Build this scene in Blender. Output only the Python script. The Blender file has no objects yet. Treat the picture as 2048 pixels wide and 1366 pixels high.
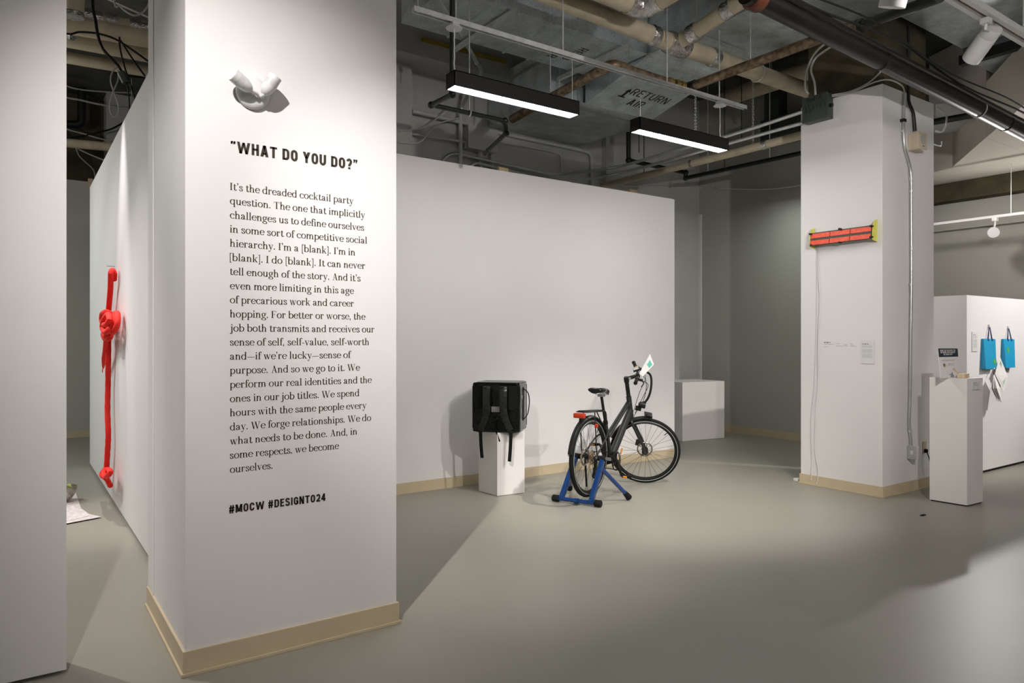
import bpy, bmesh, math, random
from mathutils import Vector, Matrix
C = bpy.context.scene.collection
PI = math.pi
def R(d): return math.radians(d)
random.seed(7)

# ------------------------------------------------------------------ camera, world, exposure
F_PX, HZ, EYE = 1423.0, 680.0, 1.47
FX, FY = 0.5749, 0.8182                       # level viewing direction; walls run along X and Y
cam_d = bpy.data.cameras.new('camera'); cam = bpy.data.objects.new('camera', cam_d); C.objects.link(cam)
cam.location = (0, 0, EYE); cam.rotation_euler = (R(90), 0, -math.atan2(FX, FY))
cam_d.sensor_width = 36.0; cam_d.lens = 36.0 * F_PX / 2048; cam_d.shift_y = -3.0 / 2048
cam_d.clip_start = 0.02; cam_d.clip_end = 60
bpy.context.scene.camera = cam
vs = bpy.context.scene.view_settings
vs.view_transform = 'Standard'; vs.look = 'None'; vs.gamma = 1.0; vs.use_curve_mapping = False
vs.exposure = 0.50
w = bpy.data.worlds.new('world'); bpy.context.scene.world = w; w.use_nodes = True
w.node_tree.nodes['Background'].inputs[0].default_value = (0.9, 1.0, 0.98, 1)
w.node_tree.nodes['Background'].inputs[1].default_value = 0.03

def light(kind, name, loc, aim, energy, col=(1, .93, .87), size=.06, angle=60, blend=.5, sy=None):
    d = bpy.data.lights.new(name, kind); o = bpy.data.objects.new(name, d); C.objects.link(o)
    o.location = loc; d.energy = energy; d.color = col
    v = Vector(aim) - Vector(loc); o.rotation_euler = v.to_track_quat('-Z', 'Y').to_euler()
    if kind == 'SPOT':
        d.spot_size = R(angle); d.spot_blend = blend; d.shadow_soft_size = size
    elif kind == 'AREA':
        d.shape = 'RECTANGLE'; d.size = size; d.size_y = sy or size
    return o
WARM = (1, .952, .93); COOL = (.94, 1, .98)
# track spots of the gallery (their fittings hang outside the frame)
light('SPOT', 'spot_pillar', (-.30, 1.44, 3.95), (0.93, 3.37, 1.84), 320, WARM, .03, 57, 1.0)
light('SPOT', 'spot_floor', (-.30, 1.44, 3.95), (3.7, 4.4, 0), 360, WARM, .03, 38, 1.0)
light('SPOT', 'spot_bicycle', (3.8, .4, 3.62), (4.6, 6.0, 1.6), 205, WARM, .03, 84, .9)
light('SPOT', 'spot_column', (3.3, .6, 2.85), (6.9, 3.8, 1.95), 225, WARM, .03, 70, .8)
light('SPOT', 'spot_bicycle_floor', (4.5, 2.3, 3.5), (4.9, 4.7, 0), 360, WARM, .03, 62, 1.0)
light('SPOT', 'spot_gift_bags', (9.9, .9, 3.75), (9.2, 3.4, 1.5), 400, WARM, .03, 50, .8)
light('SPOT', 'spot_rope_wall', (.46, 6.55, 4.0), (.66, 6.62, 1.6), 170, (1, .93, .94), .02, 34, .9)
light('SPOT', 'spot_rope', (-.9, 6.6, 4.2), (.70, 7.3, .6), 85, (1, .92, .92), .03, 66, .9)
light('SPOT', 'spot_news', (-1.2, 6.4, 4.2), (.1, 5.2, 0), 260, (1, .92, .92), .03, 70, .8)
# added fill: unseen spots wash the rear and right walls for bounced ambient light
light('SPOT', 'fill_rear', (0.5, -1.2, 3.6), (0.5, -2.6, 4.9), 420, WARM, .1, 100, .8)
light('SPOT', 'fill_rear_right', (7.5, -1.2, 3.6), (7.5, -2.6, 4.9), 420, WARM, .1, 100, .8)
light('SPOT', 'fill_rear_middle', (4.0, -1.2, 3.6), (4.0, -2.6, 4.9), 420, WARM, .1, 100, .8)
light('SPOT', 'fill_far_right', (9.6, 4.2, 3.5), (11.5, 4.2, 2.2), 40, WARM, .1, 120, .8)
light('AREA', 'fill_left_room', (-2.0, 9.0, 3.6), (-2.0, 9.0, 0), 60, COOL, 2.5, sy=.4)  # unseen area light filling the left room
light('POINT', 'fill_left_pipes', (-1.5, 8.6, 3.7), (0, 8, 0), 55, WARM)  # added unseen bulb, brightens the pipes over the left gap
light('AREA', 'fill_recess', (8.3, 6.0, 3.55), (8.3, 6.0, 0), 9, COOL, 1.2, sy=.1)  # soft area fill added to lift the recess
light('SPOT', 'fill_soffit', (11.2, 3.0, 2.5), (10.0, 3.6, 3.8), 40, WARM, .05, 120, .8)  # added uplight out of view, brightens the stair soffit

# ------------------------------------------------------------------ pixel-measured points on real planes
def ray(px):
    k = (px - 1024.0) / F_PX
    return FX + k * FY, FY - k * FX
def onX(px, py, X):
    a, b = ray(px); t = X / a; return Vector((X, b * t, EYE + (HZ - py) / F_PX * t))
def onY(px, py, Y):
    a, b = ray(px); t = Y / b; return Vector((a * t, Y, EYE + (HZ - py) / F_PX * t))
def onZ(px, py, Z=0.0):
    t = (Z - EYE) * F_PX / (HZ - py); a, b = ray(px); return Vector((a * t, b * t, Z))

# ------------------------------------------------------------------ materials
def mat(name, col, rough=.6, metal=0.0, noise=None, bump=None, emit=None, coat=0.0, col2=None, spec=None, vor=None, trans=0, alpha=None):
    m = bpy.data.materials.new(name); m.use_nodes = True
    nt = m.node_tree; b = nt.nodes['Principled BSDF']
    b.inputs['Base Color'].default_value = (*col, 1); b.inputs['Roughness'].default_value = rough
    b.inputs['Metallic'].default_value = metal
    if coat: b.inputs['Coat Weight'].default_value = coat
    if spec is not None: b.inputs['Specular IOR Level'].default_value = spec
    if trans: b.inputs['Transmission Weight'].default_value = trans
    if emit:
        b.inputs['Emission Color'].default_value = (*emit[0], 1); b.inputs['Emission Strength'].default_value = emit[1]
    tc = nt.nodes.new('ShaderNodeTexCoord')
    if noise:
        n = nt.nodes.new('ShaderNodeTexNoise'); n.inputs['Scale'].default_value = noise[0]; n.inputs['Detail'].default_value = 6
        nt.links.new(tc.outputs['Object'], n.inputs['Vector'])
        r = nt.nodes.new('ShaderNodeValToRGB'); a = noise[1]
        c2 = col2 or tuple(max(0, c * (1 - a)) for c in col)
        r.color_ramp.elements[0].position = .32; r.color_ramp.elements[1].position = .68
        r.color_ramp.elements[0].color = (*c2, 1); r.color_ramp.elements[1].color = (*col, 1)
        nt.links.new(n.outputs['Fac'], r.inputs['Fac']); out = r.outputs['Color']
        if vor:
            v = nt.nodes.new('ShaderNodeTexVoronoi'); v.inputs['Scale'].default_value = vor[0]
            nt.links.new(tc.outputs['Object'], v.inputs['Vector'])
            mx = nt.nodes.new('ShaderNodeMix'); mx.data_type = 'RGBA'; mx.blend_type = 'OVERLAY'; mx.inputs[0].default_value = vor[1]
            bw = nt.nodes.new('ShaderNodeRGBToBW'); nt.links.new(v.outputs['Color'], bw.inputs[0])
            nt.links.new(out, mx.inputs[6]); nt.links.new(bw.outputs[0], mx.inputs[7]); out = mx.outputs[2]
        nt.links.new(out, b.inputs['Base Color'])
    if bump:
        n = nt.nodes.new('ShaderNodeTexNoise'); n.inputs['Scale'].default_value = bump[0]; n.inputs['Detail'].default_value = 4
        nt.links.new(tc.outputs['Object'], n.inputs['Vector'])
        bp = nt.nodes.new('ShaderNodeBump'); bp.inputs['Strength'].default_value = bump[1]; bp.inputs['Distance'].default_value = bump[2] if len(bump) > 2 else .004
        nt.links.new(n.outputs['Fac'], bp.inputs['Height']); nt.links.new(bp.outputs[0], b.inputs['Normal'])
    return m
M = dict(
 wall=mat('painted_drywall', (.76, .745, .73), .62, noise=(1.3, .03), bump=(160, .12, .002)),
 wallb=mat('painted_block_wall', (.50, .50, .475), .75, noise=(1.5, .08), bump=(60, .2, .003)),
 farwall=mat('grey_gallery_wall', (.43, .425, .37), .75, noise=(1.0, .05), bump=(90, .1, .002)),
 plinth=mat('plinth_paint', (.80, .77, .74), .55, noise=(2, .03), bump=(140, .08, .002)),
 floor=mat('sealed_floor', (.30, .288, .24), .42, noise=(.9, .07), bump=(9, .05, .003), spec=.35),
 base=mat('vinyl_baseboard', (.58, .48, .32), .5, noise=(5, .1)),
 concrete=mat('raw_concrete', (.085, .070, .036), .9, noise=(4, .5), bump=(25, .4, .01)),
 slab=mat('dark_slab', (.10, .098, .08), .95, noise=(3, .5), bump=(20, .4, .01)),
 soffit=mat('plaster_soffit', (.78, .73, .64), .8, noise=(2, .08), bump=(40, .2, .003)),
 galv=mat('galvanised_steel', (.72, .80, .82), .28, .52, noise=(5, .35), bump=(14, .08, .004), vor=(70, .25)),
 strut=mat('strut_steel', (.72, .74, .73), .32, .45, noise=(20, .2)),
 emt=mat('conduit_steel', (.60, .61, .59), .30, .7, noise=(12, .15)),
 tan=mat('pipe_insulation', (.60, .52, .38), .75, noise=(6, .22), bump=(60, .3, .003)),
 foil=mat('foil_tape', (.75, .74, .72), .22, .95, bump=(45, 1.0, .01), noise=(30, .35)),
 blackpipe=mat('black_iron_pipe', (.010, .012, .011), .45, .1, noise=(15, .4)),
 darkpipe=mat('dark_steel_pipe', (.014, .011, .010), .38, .2, noise=(10, .4)),
 rust=mat('rusty_pipe', (.30, .22, .14), .5, .5, noise=(18, .75), col2=(.08, .05, .03)),
 brass=mat('brass_fitting', (.62, .42, .16), .35, .9, noise=(30, .3)),
 red=mat('red_clamp', (.12, .032, .012), .5, noise=(20, .3)),
 greypaint=mat('grey_enamel', (.045, .06, .053), .45, noise=(6, .1)),
 wallpipe=mat('painted_conduit', (.56, .57, .54), .6, noise=(6, .1)),
 cable=mat('black_cable', (.012, .012, .011), .5, spec=.2),
 gcable=mat('grey_cable', (.42, .42, .38), .5),
 white=mat('white_plastic', (.68, .675, .66), .35),
 lampblk=mat('lamp_housing_black', (.012, .011, .010), .45, spec=.2),
 lampon=mat('lamp_diffuser', (1, 1, 1), .4, emit=((1, .99, .97), 34)),
 spoton=mat('spot_lens', (1, 1, 1), .3, emit=((1, .93, .82), 300)),
 beige=mat('beige_plastic', (.56, .47, .35), .5),
 yellow=mat('yellow_paint', (.40, .27, .02), .6, noise=(8, .3)),
 letter=mat('black_vinyl_lettering', (.030, .024, .014), .45),
 brown_letter=mat('brown_vinyl_lettering', (.045, .032, .012), .45),
 stencil=mat('stencil_ink', (.012, .013, .012), .7),
 wood=mat('bare_wood', (.62, .46, .28), .6, noise=(14, .25)),
 rope=mat('red_knit_rope', (.90, .018, .008), .75, bump=(90, .8, .004), noise=(80, .15)),
 orange=mat('orange_panel', (.92, .10, .035), .45, noise=(45, .35), col2=(.75, .06, .02)),
 lime=mat('lime_acrylic', (.70, .68, .10), .35),
 olive=mat('dark_frame', (.05, .055, .03), .5),
 bagblk=mat('black_vinyl_bag', (.006, .007, .006), .17, bump=(11, .5, .02), spec=.35),
 strapvinyl=mat('glossy_strap_vinyl', (.014, .015, .014), .14, bump=(40, .6, .008), spec=.6),
 webbing=mat('black_webbing', (.007, .008, .007), .7, bump=(300, .4, .001), spec=.12),
 bagside=mat('bag_silver_side', (.10, .10, .092), .28, .3, bump=(14, .8, .02)),
 reflect=mat('grey_reflective_patch', (.34, .34, .35), .35, .2),
 bikeblk=mat('bike_black_paint', (.014, .014, .013), .32, .1, spec=.3),
 gunmetal=mat('gunmetal_paint', (.034, .036, .033), .32, .3, spec=.35),
 rubber=mat('black_rubber', (.011, .011, .010), .75, bump=(150, .7, .003), spec=.15),
 silver=mat('silver_metal', (.6, .6, .58), .28, .95),
 spoke=mat('spoke_steel', (.06, .06, .058), .35, .8),
 disc=mat('brake_disc_steel', (.50, .46, .38), .35, .9),
 refl=mat('reflector_red', (.45, .030, .008), .18, coat=.6),
 amber=mat('amber_reflector', (.85, .30, .02), .25),
 tring=mat('tyre_reflective_ring', (.42, .47, .42), .5),
 blue=mat('blue_enamel', (.004, .048, .20), .28, .15, coat=.5, noise=(6, .1)),
 paper=mat('white_paper', (.84, .81, .79), .7),
 news=mat('newsprint', (.70, .66, .64), .8, noise=(28, .18), col2=(.52, .48, .46)),
 navy=mat('navy_print', (.022, .035, .06), .5),
 bagblue=mat('blue_paper_bag', (.006, .33, .58), .55, noise=(5, .12)),
 bagblue2=mat('blue_bag_side', (.006, .27, .50), .55),
 bagcord=mat('navy_cord', (.03, .04, .14), .6),
 green=mat('green_sticker', (.03, .42, .14), .45),
 greenink=mat('green_ink', (.12, .40, .22), .6),
 lemon=mat('yellow_print', (.45, .55, .10), .5),
 teal=mat('teal_print', (.05, .30, .24), .5),
 cardpaper=mat('grey_white_card', (.50, .50, .48), .6),
 plaque=mat('label_card', (.70, .70, .68), .5),
 plaqedge=mat('label_edge', (.36, .37, .35), .5),
 greyink=mat('grey_ink', (.40, .395, .385), .7),
 darkink=mat('dark_ink', (.16, .15, .15), .7),
 steelbowl=mat('stainless_bowl', (.62, .57, .52), .25, .95),
 leaf=mat('salad_green', (.42, .55, .08), .5, noise=(40, .5)),
 pine=mat('pale_wood', (.80, .64, .42), .55, noise=(20, .12)),
 cutout=mat('grey_print', (.30, .34, .42), .6),
)

# ------------------------------------------------------------------ building helpers
MW = {}                                       # world matrix of every empty / part
def mw(o): return MW.get(o.name, Matrix.Identity(4))
def tag(o, label=None, cat=None, group=None, kind=None):
    if label: o['label'] = label
    if cat: o['category'] = cat
    if group: o['group'] = group
    if kind: o['kind'] = kind
    return o
def thing(name, label, cat, loc=(0, 0, 0), rot=(0, 0, 0), group=None):
    o = bpy.data.objects.new(name, None); C.objects.link(o); o.empty_display_size = .1
    o.location = loc; o.rotation_euler = rot
    from mathutils import Euler
    MW[o.name] = Matrix.Translation(loc) @ Euler(rot).to_matrix().to_4x4()
    return tag(o, label, cat, group)
class MB:
    def __init__(s): s.bm = bmesh.new()
    def face(s, pts):
        vs_ = [s.bm.verts.new(p) for p in pts]
        try: return s.bm.faces.new(vs_)
        except ValueError: return None
    def box(s, a, b, bev=0.0, mtx=None):
        x0, y0, z0 = [min(p, q) for p, q in zip(a, b)]; x1, y1, z1 = [max(p, q) for p, q in zip(a, b)]
        r = bmesh.ops.create_cube(s.bm, size=1.0); v = r['verts']
        for q in v:
            q.co = Vector(((x0 + x1) / 2 + q.co.x * (x1 - x0), (y0 + y1) / 2 + q.co.y * (y1 - y0), (z0 + z1) / 2 + q.co.z * (z1 - z0)))
        if bev:
            es = list({e for q in v for e in q.link_edges})
            rb = bmesh.ops.bevel(s.bm, geom=es, offset=bev, segments=2, profile=.6, affect='EDGES')
            v = list({q for f in rb['faces'] for q in f.verts} | {q for q in v if q.is_valid})
        if mtx is not None:
            for q in v: q.co = mtx @ q.co
        return s
    def prism(s, poly, z0, z1):
        n = len(poly)
        lo = [s.bm.verts.new((p[0], p[1], z0)) for p in poly]; hi = [s.bm.verts.new((p[0], p[1], z1)) for p in poly]
        s.bm.faces.new(lo[::-1]); s.bm.faces.new(hi)
        for i in range(n): s.bm.faces.new((lo[i], lo[(i + 1) % n], hi[(i + 1) % n], hi[i]))
        return s
    def extrude(s, pts, vec):
        vec = Vector(vec); n = len(pts)
        lo = [s.bm.verts.new(Vector(p)) for p in pts]; hi = [s.bm.verts.new(Vector(p) + vec) for p in pts]
        s.bm.faces.new(lo); s.bm.faces.new(hi[::-1])
        for i in range(n): s.bm.faces.new((lo[i], hi[i], hi[(i + 1) % n], lo[(i + 1) % n]))
        return s
    def tube(s, pts, r, n=10, closed=False, cap=True, flat=None):
        pts = [Vector(p) for p in pts]; k = len(pts)
        rr = r if isinstance(r, (list, tuple)) else [r] * k
        rings = []; up = None
        for i in range(k):
            if closed: t = pts[(i + 1) % k] - pts[i - 1]
            else: t = pts[min(i + 1, k - 1)] - pts[max(i - 1, 0)]
            if t.length < 1e-9: t = Vector((0, 0, 1))
            t.normalize()
            if up is None:
                up = Vector((0, 0, 1)) if abs(t.z) < .9 else Vector((1, 0, 0))
                if flat is not None: up = Vector(flat[2])
            sd = t.cross(up)
            if sd.length < 1e-6: sd = t.orthogonal()
            sd.normalize(); u = sd.cross(t).normalized(); up = u
            ring = []
            for j in range(n):
                a = 2 * PI * j / n
                ca, sa = math.cos(a), math.sin(a)
                if flat is not None:            # flat = (half width, half thickness, thickness direction)
                    ca = math.copysign(abs(ca) ** .35, ca); sa = math.copysign(abs(sa) ** .35, sa)
                    ring.append(s.bm.verts.new(pts[i] + sd * ca * flat[0] + u * sa * flat[1]))
                else: ring.append(s.bm.verts.new(pts[i] + (sd * ca + u * sa) * rr[i]))
            rings.append(ring)
        m = k if closed else k - 1
        for i in range(m):
            A, B = rings[i], rings[(i + 1) % k]
            for j in range(n): s.bm.faces.new((A[j], A[(j + 1) % n], B[(j + 1) % n], B[j]))
        if cap and not closed:
            s.bm.faces.new(rings[0][::-1]); s.bm.faces.new(rings[-1])
        return s
    def cyl(s, a, b, r, n=16, r2=None): return s.tube([a, b], [r, r if r2 is None else r2], n)
    def lathe(s, prof, a, b, n=24):            # prof: (distance along axis, radius)
        a = Vector(a); d = (Vector(b) - a).normalized()
        return s.tube([a + d * (t + i * 1e-6) for i, (t, _) in enumerate(prof)], [max(q, 1e-4) for _, q in prof], n)
    def sphere(s, c, r, n=12, sc=(1, 1, 1)):
        q = bmesh.ops.create_uvsphere(s.bm, u_segments=n, v_segments=max(6, n // 2), radius=r)
        for v in q['verts']: v.co = Vector((v.co.x * sc[0], v.co.y * sc[1], v.co.z * sc[2])) + Vector(c)
        return s
    def torus(s, c, axis, R_, r, n=36, m=8, a0=0, a1=2 * PI, flat=None):
        ax = Vector(axis).normalized(); u = ax.orthogonal().normalized(); v = ax.cross(u); c = Vector(c)
        full = abs(a1 - a0 - 2 * PI) < 1e-6
        k = n if full else n + 1
        pts = [c + (u * math.cos(a0 + (a1 - a0) * i / n) + v * math.sin(a0 + (a1 - a0) * i / n)) * R_ for i in range(k)]
        return s.tube(pts, r, m, closed=full)
    def xf(s, m):
        for v in s.bm.verts: v.co = m @ v.co
        return s
    def build(s, name, mt, parent=None, smooth=True, local=False):
        me = bpy.data.meshes.new(name)
        bmesh.ops.recalc_face_normals(s.bm, faces=s.bm.faces[:])
        pm = mw(parent) if parent else Matrix.Identity(4)
        if parent and not local:
            inv = pm.inverted()
            for v in s.bm.verts: v.co = inv @ v.co
        s.bm.to_mesh(me); s.bm.free()
        me.materials.append(M[mt] if isinstance(mt, str) else mt)
        o = bpy.data.objects.new(name, me); C.objects.link(o)
        if parent: o.parent = parent
        MW[o.name] = pm
        if smooth:
            for p in me.polygons: p.use_smooth = True
            try: me.set_sharp_from_angle(angle=R(38))
            except Exception: pass
        return o
def struct(name, mb, m): return tag(mb.build(name, m, smooth=False), kind='structure')
def fillet(pts, r, n=5):
    pts = [Vector(p) for p in pts]; out = [pts[0]]
    for i in range(1, len(pts) - 1):
        a, p, b = pts[i - 1], pts[i], pts[i + 1]
        d = min(r, (a - p).length * .45, (b - p).length * .45)
        A = p + (a - p).normalized() * d; B = p + (b - p).normalized() * d
        for k in range(n + 1):
            t = k / n; out.append(A * (1 - t) ** 2 + p * 2 * t * (1 - t) + B * t * t)
    out.append(pts[-1]); return out
def spline(pts, n=6):
    P = [Vector(p) for p in pts]; out = []
    for i in range(len(P) - 1):
        p0, p1, p2, p3 = P[max(i - 1, 0)], P[i], P[i + 1], P[min(i + 2, len(P) - 1)]
        for k in range(n):
            t = k / n
            out.append(.5 * ((2 * p1) + (p2 - p0) * t + (2 * p0 - 5 * p1 + 4 * p2 - p3) * t * t + (3 * p1 - p0 - 3 * p2 + p3) * t ** 3))
    out.append(P[-1]); return out
def copy_tree(o, parent=None):
    c = o.copy(); C.objects.link(c); MW[c.name] = mw(o)
    if parent: c.parent = parent
    for ch in list(o.children): copy_tree(ch, c)
    return c

# ------------------------------------------------------------------ lettering
def sans(text, size=1.0, bold=0.0, sx=1.0, align='LEFT', sp=1.0):
    cu = bpy.data.curves.new('lettering', 'FONT'); cu.body = text; cu.size = size; cu.offset = bold * size
    cu.align_x = align; cu.space_character = sp; cu.resolution_u = 4; cu.fill_mode = 'FRONT'
    o = bpy.data.objects.new('lettering', cu); C.objects.link(o)
    dg = bpy.context.evaluated_depsgraph_get(); me = bpy.data.meshes.new_from_object(o.evaluated_get(dg))
    polys = [[me.vertices[i].co.copy() for i in p.vertices] for p in me.polygons]
    bpy.data.objects.remove(o); bpy.data.curves.remove(cu); bpy.data.meshes.remove(me)
    return [[(p.x * sx, p.y) for p in q] for q in polys]
def extent(polys):
    xs = [p[0] for q in polys for p in q]; ys = [p[1] for q in polys for p in q]
    return min(xs), max(xs), min(ys), max(ys)
def fit(polys, x0, x1, y0=None, y1=None):
    a, b, c, d = extent(polys); sx = (x1 - x0) / (b - a)
    sy = sx if y0 is None else (y1 - y0) / (d - c); y0 = 0 if y0 is None else y0 - c * sy
    return [[(x0 + (p[0] - a) * sx, y0 + p[1] * sy) for p in q] for q in polys]
def put(mb, polys, o, u, v):
    o, u, v = Vector(o), Vector(u), Vector(v)
    for q in polys: mb.face([o + u * p[0] + v * p[1] for p in q])
def bars(mb, o, u, v, rows):                   # tiny unreadable print: rows of word-length dashes
    o, u, v = Vector(o), Vector(u), Vector(v); rnd = random.Random(3)
    for (x0, x1, y, h) in rows:
        x = x0
        while x < x1:
            wd = min(h * rnd.uniform(1.2, 3.6), x1 - x)
            mb.face([o + u * x + v * y, o + u * (x + wd) + v * y, o + u * (x + wd) + v * (y + h), o + u * x + v * (y + h)])
            x += wd + h * .8
S_, H_ = .20, .055
def ribbon(pts, wmin=H_, wmax=S_, fixed=None):
    out = []; k = len(pts); L = []; Rr = []
    for i in range(k):
        a = pts[max(i - 1, 0)]; b = pts[min(i + 1, k - 1)]
        dx, dy = b[0] - a[0], b[1] - a[1]; l = math.hypot(dx, dy) or 1
        wd = fixed if fixed else wmin + (wmax - wmin) * abs(dy / l) ** 1.6
        nx, ny = -dy / l * wd / 2, dx / l * wd / 2
        L.append((pts[i][0] + nx, pts[i][1] + ny)); Rr.append((pts[i][0] - nx, pts[i][1] - ny))
    for i in range(k - 1): out.append([L[i], Rr[i], Rr[i + 1], L[i + 1]])
    return out
def glyphs():
    def v(x, a, b, wd=S_): return [[(x - wd / 2, a), (x + wd / 2, a), (x + wd / 2, b), (x - wd / 2, b)]]
    def h(a, b, y, t=H_): return [[(a, y), (b, y), (b, y + t), (a, y + t)]]
    def e(cx, cy, rx, ry, a0=0, a1=360, n=18):
        return ribbon([(cx + rx * math.cos(R(a0 + (a1 - a0) * i / n)), cy + ry * math.sin(R(a0 + (a1 - a0) * i / n))) for i in range(n + 1)])
    def p(pts, fixed=None):
        q = [tuple(x)[:2] for x in spline([(a, b, 0) for a, b in pts], 4)]; return ribbon(q, fixed=fixed)
    def d(x, y, r=.11): return [[(x + r * math.cos(2 * PI * i / 10), y + r * math.sin(2 * PI * i / 10)) for i in range(10)]]
    def dg(x0, y0, x1, y1, wd): return [[(x0 - wd / 2, y0), (x0 + wd / 2, y0), (x1 + wd / 2, y1), (x1 - wd / 2, y1)]]
    T = 1 - H_; A = 1.56; AT = A - H_; CP = 1.46; CT = CP - H_
    g = {}
    g['a'] = (.92, p([(.16, .74), (.3, .96), (.55, .9), (.62, .68)]) + d(.19, .74, .1) + v(.62, .1, .7) + p([(.6, .56), (.32, .46), (.13, .24), (.26, .03), (.46, .08), (.6, .26)]) + p([(.62, .14), (.72, .02), (.86, .08)], .07))
    bowl = e(.52, .5, .36, .48, 140, -140)
    g['b'] = (1.0, v(.2, 0, A) + h(0, .2, AT) + bowl)
    g['c'] = (.86, e(.5, .5, .38, .48, 48, 318) + d(.74, .76, .1))
    g['d'] = (1.02, v(.78, 0, A) + h(.58, .78, AT) + h(.78, .98, 0) + e(.46, .5, .36, .48, 40, 320))
    g['e'] = (.88, e(.47, .5, .37, .48, 4, 322) + h(.12, .88, .52))
    g['f'] = (.56, v(.26, 0, 1.2) + p([(.26, 1.15), (.3, 1.42), (.48, 1.54), (.62, 1.46)]) + d(.62, 1.4, .09) + h(.04, .58, T) + h(.06, .52, 0))
    g['g'] = (.92, e(.42, .66, .27, .32) + e(.45, -.24, .36, .24) + p([(.26, .42), (.16, .24), (.36, .1), (.62, .06)], .1) + p([(.62, .88), (.74, 1.0), (.88, .98)], .06) + d(.84, .94, .07))
    arch = p([(.24, .7), (.42, .94), (.62, .95), (.75, .7)]) + v(.76, 0, .74)
    g['h'] = (1.04, v(.22, 0, A) + h(.02, .22, AT) + h(.04, .42, 0) + h(.58, .96, 0) + arch)
    g['i'] = (.5, v(.24, 0, 1) + h(.04, .24, T) + h(.04, .46, 0) + d(.23, 1.36, .12))
    g['j'] = (.46, v(.24, -.25, 1) + h(.04, .24, T) + d(.23, 1.36, .12) + p([(.24, -.2), (.16, -.45), (-.04, -.46)]) + d(-.04, -.4, .09))
    g['k'] = (1.0, v(.22, 0, A) + h(.02, .22, AT) + h(.04, .42, 0) + dg(.32, .36, .74, 1, .06) + dg(.78, 0, .46, .58, S_) + h(.58, .94, T) + h(.6, .98, 0))
    g['l'] = (.5, v(.24, 0, A) + h(.04, .24, AT) + h(.04, .46, 0))
    g['m'] = (1.56, v(.22, 0, 1) + h(.02, .22, T) + h(.04, .42, 0) + arch + h(.6, .94, 0) + [[(x + .53, y) for x, y in q] for q in arch] + h(1.12, 1.5, 0))
    g['n'] = (1.04, v(.22, 0, 1) + h(.02, .22, T) + h(.04, .42, 0) + h(.58, .96, 0) + arch)
    g['o'] = (.96, e(.48, .5, .38, .48))
    g['p'] = (1.0, v(.22, -.5, 1) + h(.02, .22, T) + h(.04, .44, -.5) + e(.54, .5, .36, .48, 140, -140))
    g['q'] = (1.0, v(.78, -.5, 1) + h(.58, .98, -.5) + e(.46, .5, .36, .48, 40, 320))
    g['r'] = (.76, v(.22, 0, 1) + h(.02, .22, T) + h(.04, .46, 0) + p([(.25, .62), (.36, .9), (.56, .97), (.66, .86)], .08) + d(.62, .85, .1))
    g['s'] = (.76, p([(.6, .72), (.48, .94), (.26, .95), (.14, .76), (.3, .58), (.5, .44), (.64, .24), (.5, .03), (.28, .03), (.12, .26)]) + dg(.3, .6, .5, .42, .1) + v(.61, .66, .95, .05) + v(.1, .05, .34, .05))
    g['t'] = (.62, v(.26, .12, 1.26) + h(.04, .56, T) + p([(.26, .2), (.32, .03), (.46, .02), (.6, .18)]))
    g['u'] = (1.04, v(.22, .3, 1) + p([(.22, .36), (.3, .06), (.54, .04), (.74, .26)]) + v(.78, 0, 1) + h(.02, .22, T) + h(.58, .78, T) + h(.78, .98, 0))
    g['v'] = (.92, dg(.16, 1, .46, 0, S_) + dg(.46, 0, .74, 1, .06) + h(-.02, .36, T) + h(.58, .92, T))
    g['w'] = (1.34, dg(.16, 1, .42, 0, S_) + dg(.42, 0, .66, 1, .06) + dg(.62, 1, .9, 0, S_) + dg(.9, 0, 1.16, 1, .06) + h(-.02, .36, T) + h(.48, .8, T) + h(1.0, 1.34, T))
    g['y'] = (.92, dg(.16, 1, .48, .04, S_) + dg(.34, -.36, .76, 1, .06) + p([(.36, -.3), (.26, -.48), (.12, -.44)], .07) + d(.12, -.38, .09) + h(-.02, .36, T) + h(.58, .92, T))
    g['I'] = (.62, v(.3, 0, CP, .22) + h(.06, .54, 0) + h(.06, .54, CT))
    g['T'] = (1.16, v(.58, 0, CP, .22) + h(.06, 1.1, CT) + h(.36, .8, 0) + v(.09, 1.1, CP, .05) + v(1.07, 1.1, CP, .05))
    g['F'] = (1.06, v(.28, 0, CP, .22) + h(.06, .96, CT) + h(.06, .54, 0) + h(.3, .7, .72) + v(.94, 1.08, CP, .05) + v(.7, .56, .92, .05))
    g['A'] = (1.24, dg(.3, 0, .62, CP, .06) + dg(1.0, 0, .62, CP, .22) + h(.36, .86, .46) + h(.1, .5, 0) + h(.78, 1.22, 0))
    g['W'] = (1.8, dg(.22, CP, .56, 0, .22) + dg(.56, 0, .92, CP, .06) + dg(.86, CP, 1.22, 0, .22) + dg(1.22, 0, 1.58, CP, .06) + h(.02, .46, CT) + h(1.36, 1.78, CT) + h(.68, 1.1, CT))
    cm = d(.16, .09, .11) + p([(.24, .1), (.22, -.1), (.1, -.24)], .07)
    g[','] = (.42, cm); g['’'] = (.36, [[(x, y + 1.34) for x, y in q] for q in cm]); g['.'] = (.4, d(.18, .1, .12))
    g['—'] = (1.4, h(.04, 1.36, .42, .07)); g['-'] = (.56, h(.06, .5, .4, .1))
    g['['] = (.5, v(.2, -.4, A, .12) + h(.14, .44, -.4, .1) + h(.14, .44, A - .1, .1))
    g[']'] = (.5, v(.3, -.4, A, .12) + h(.06, .36, -.4, .1) + h(.06, .36, A - .1, .1))
    g[' '] = (.42, [])
    return g
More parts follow.
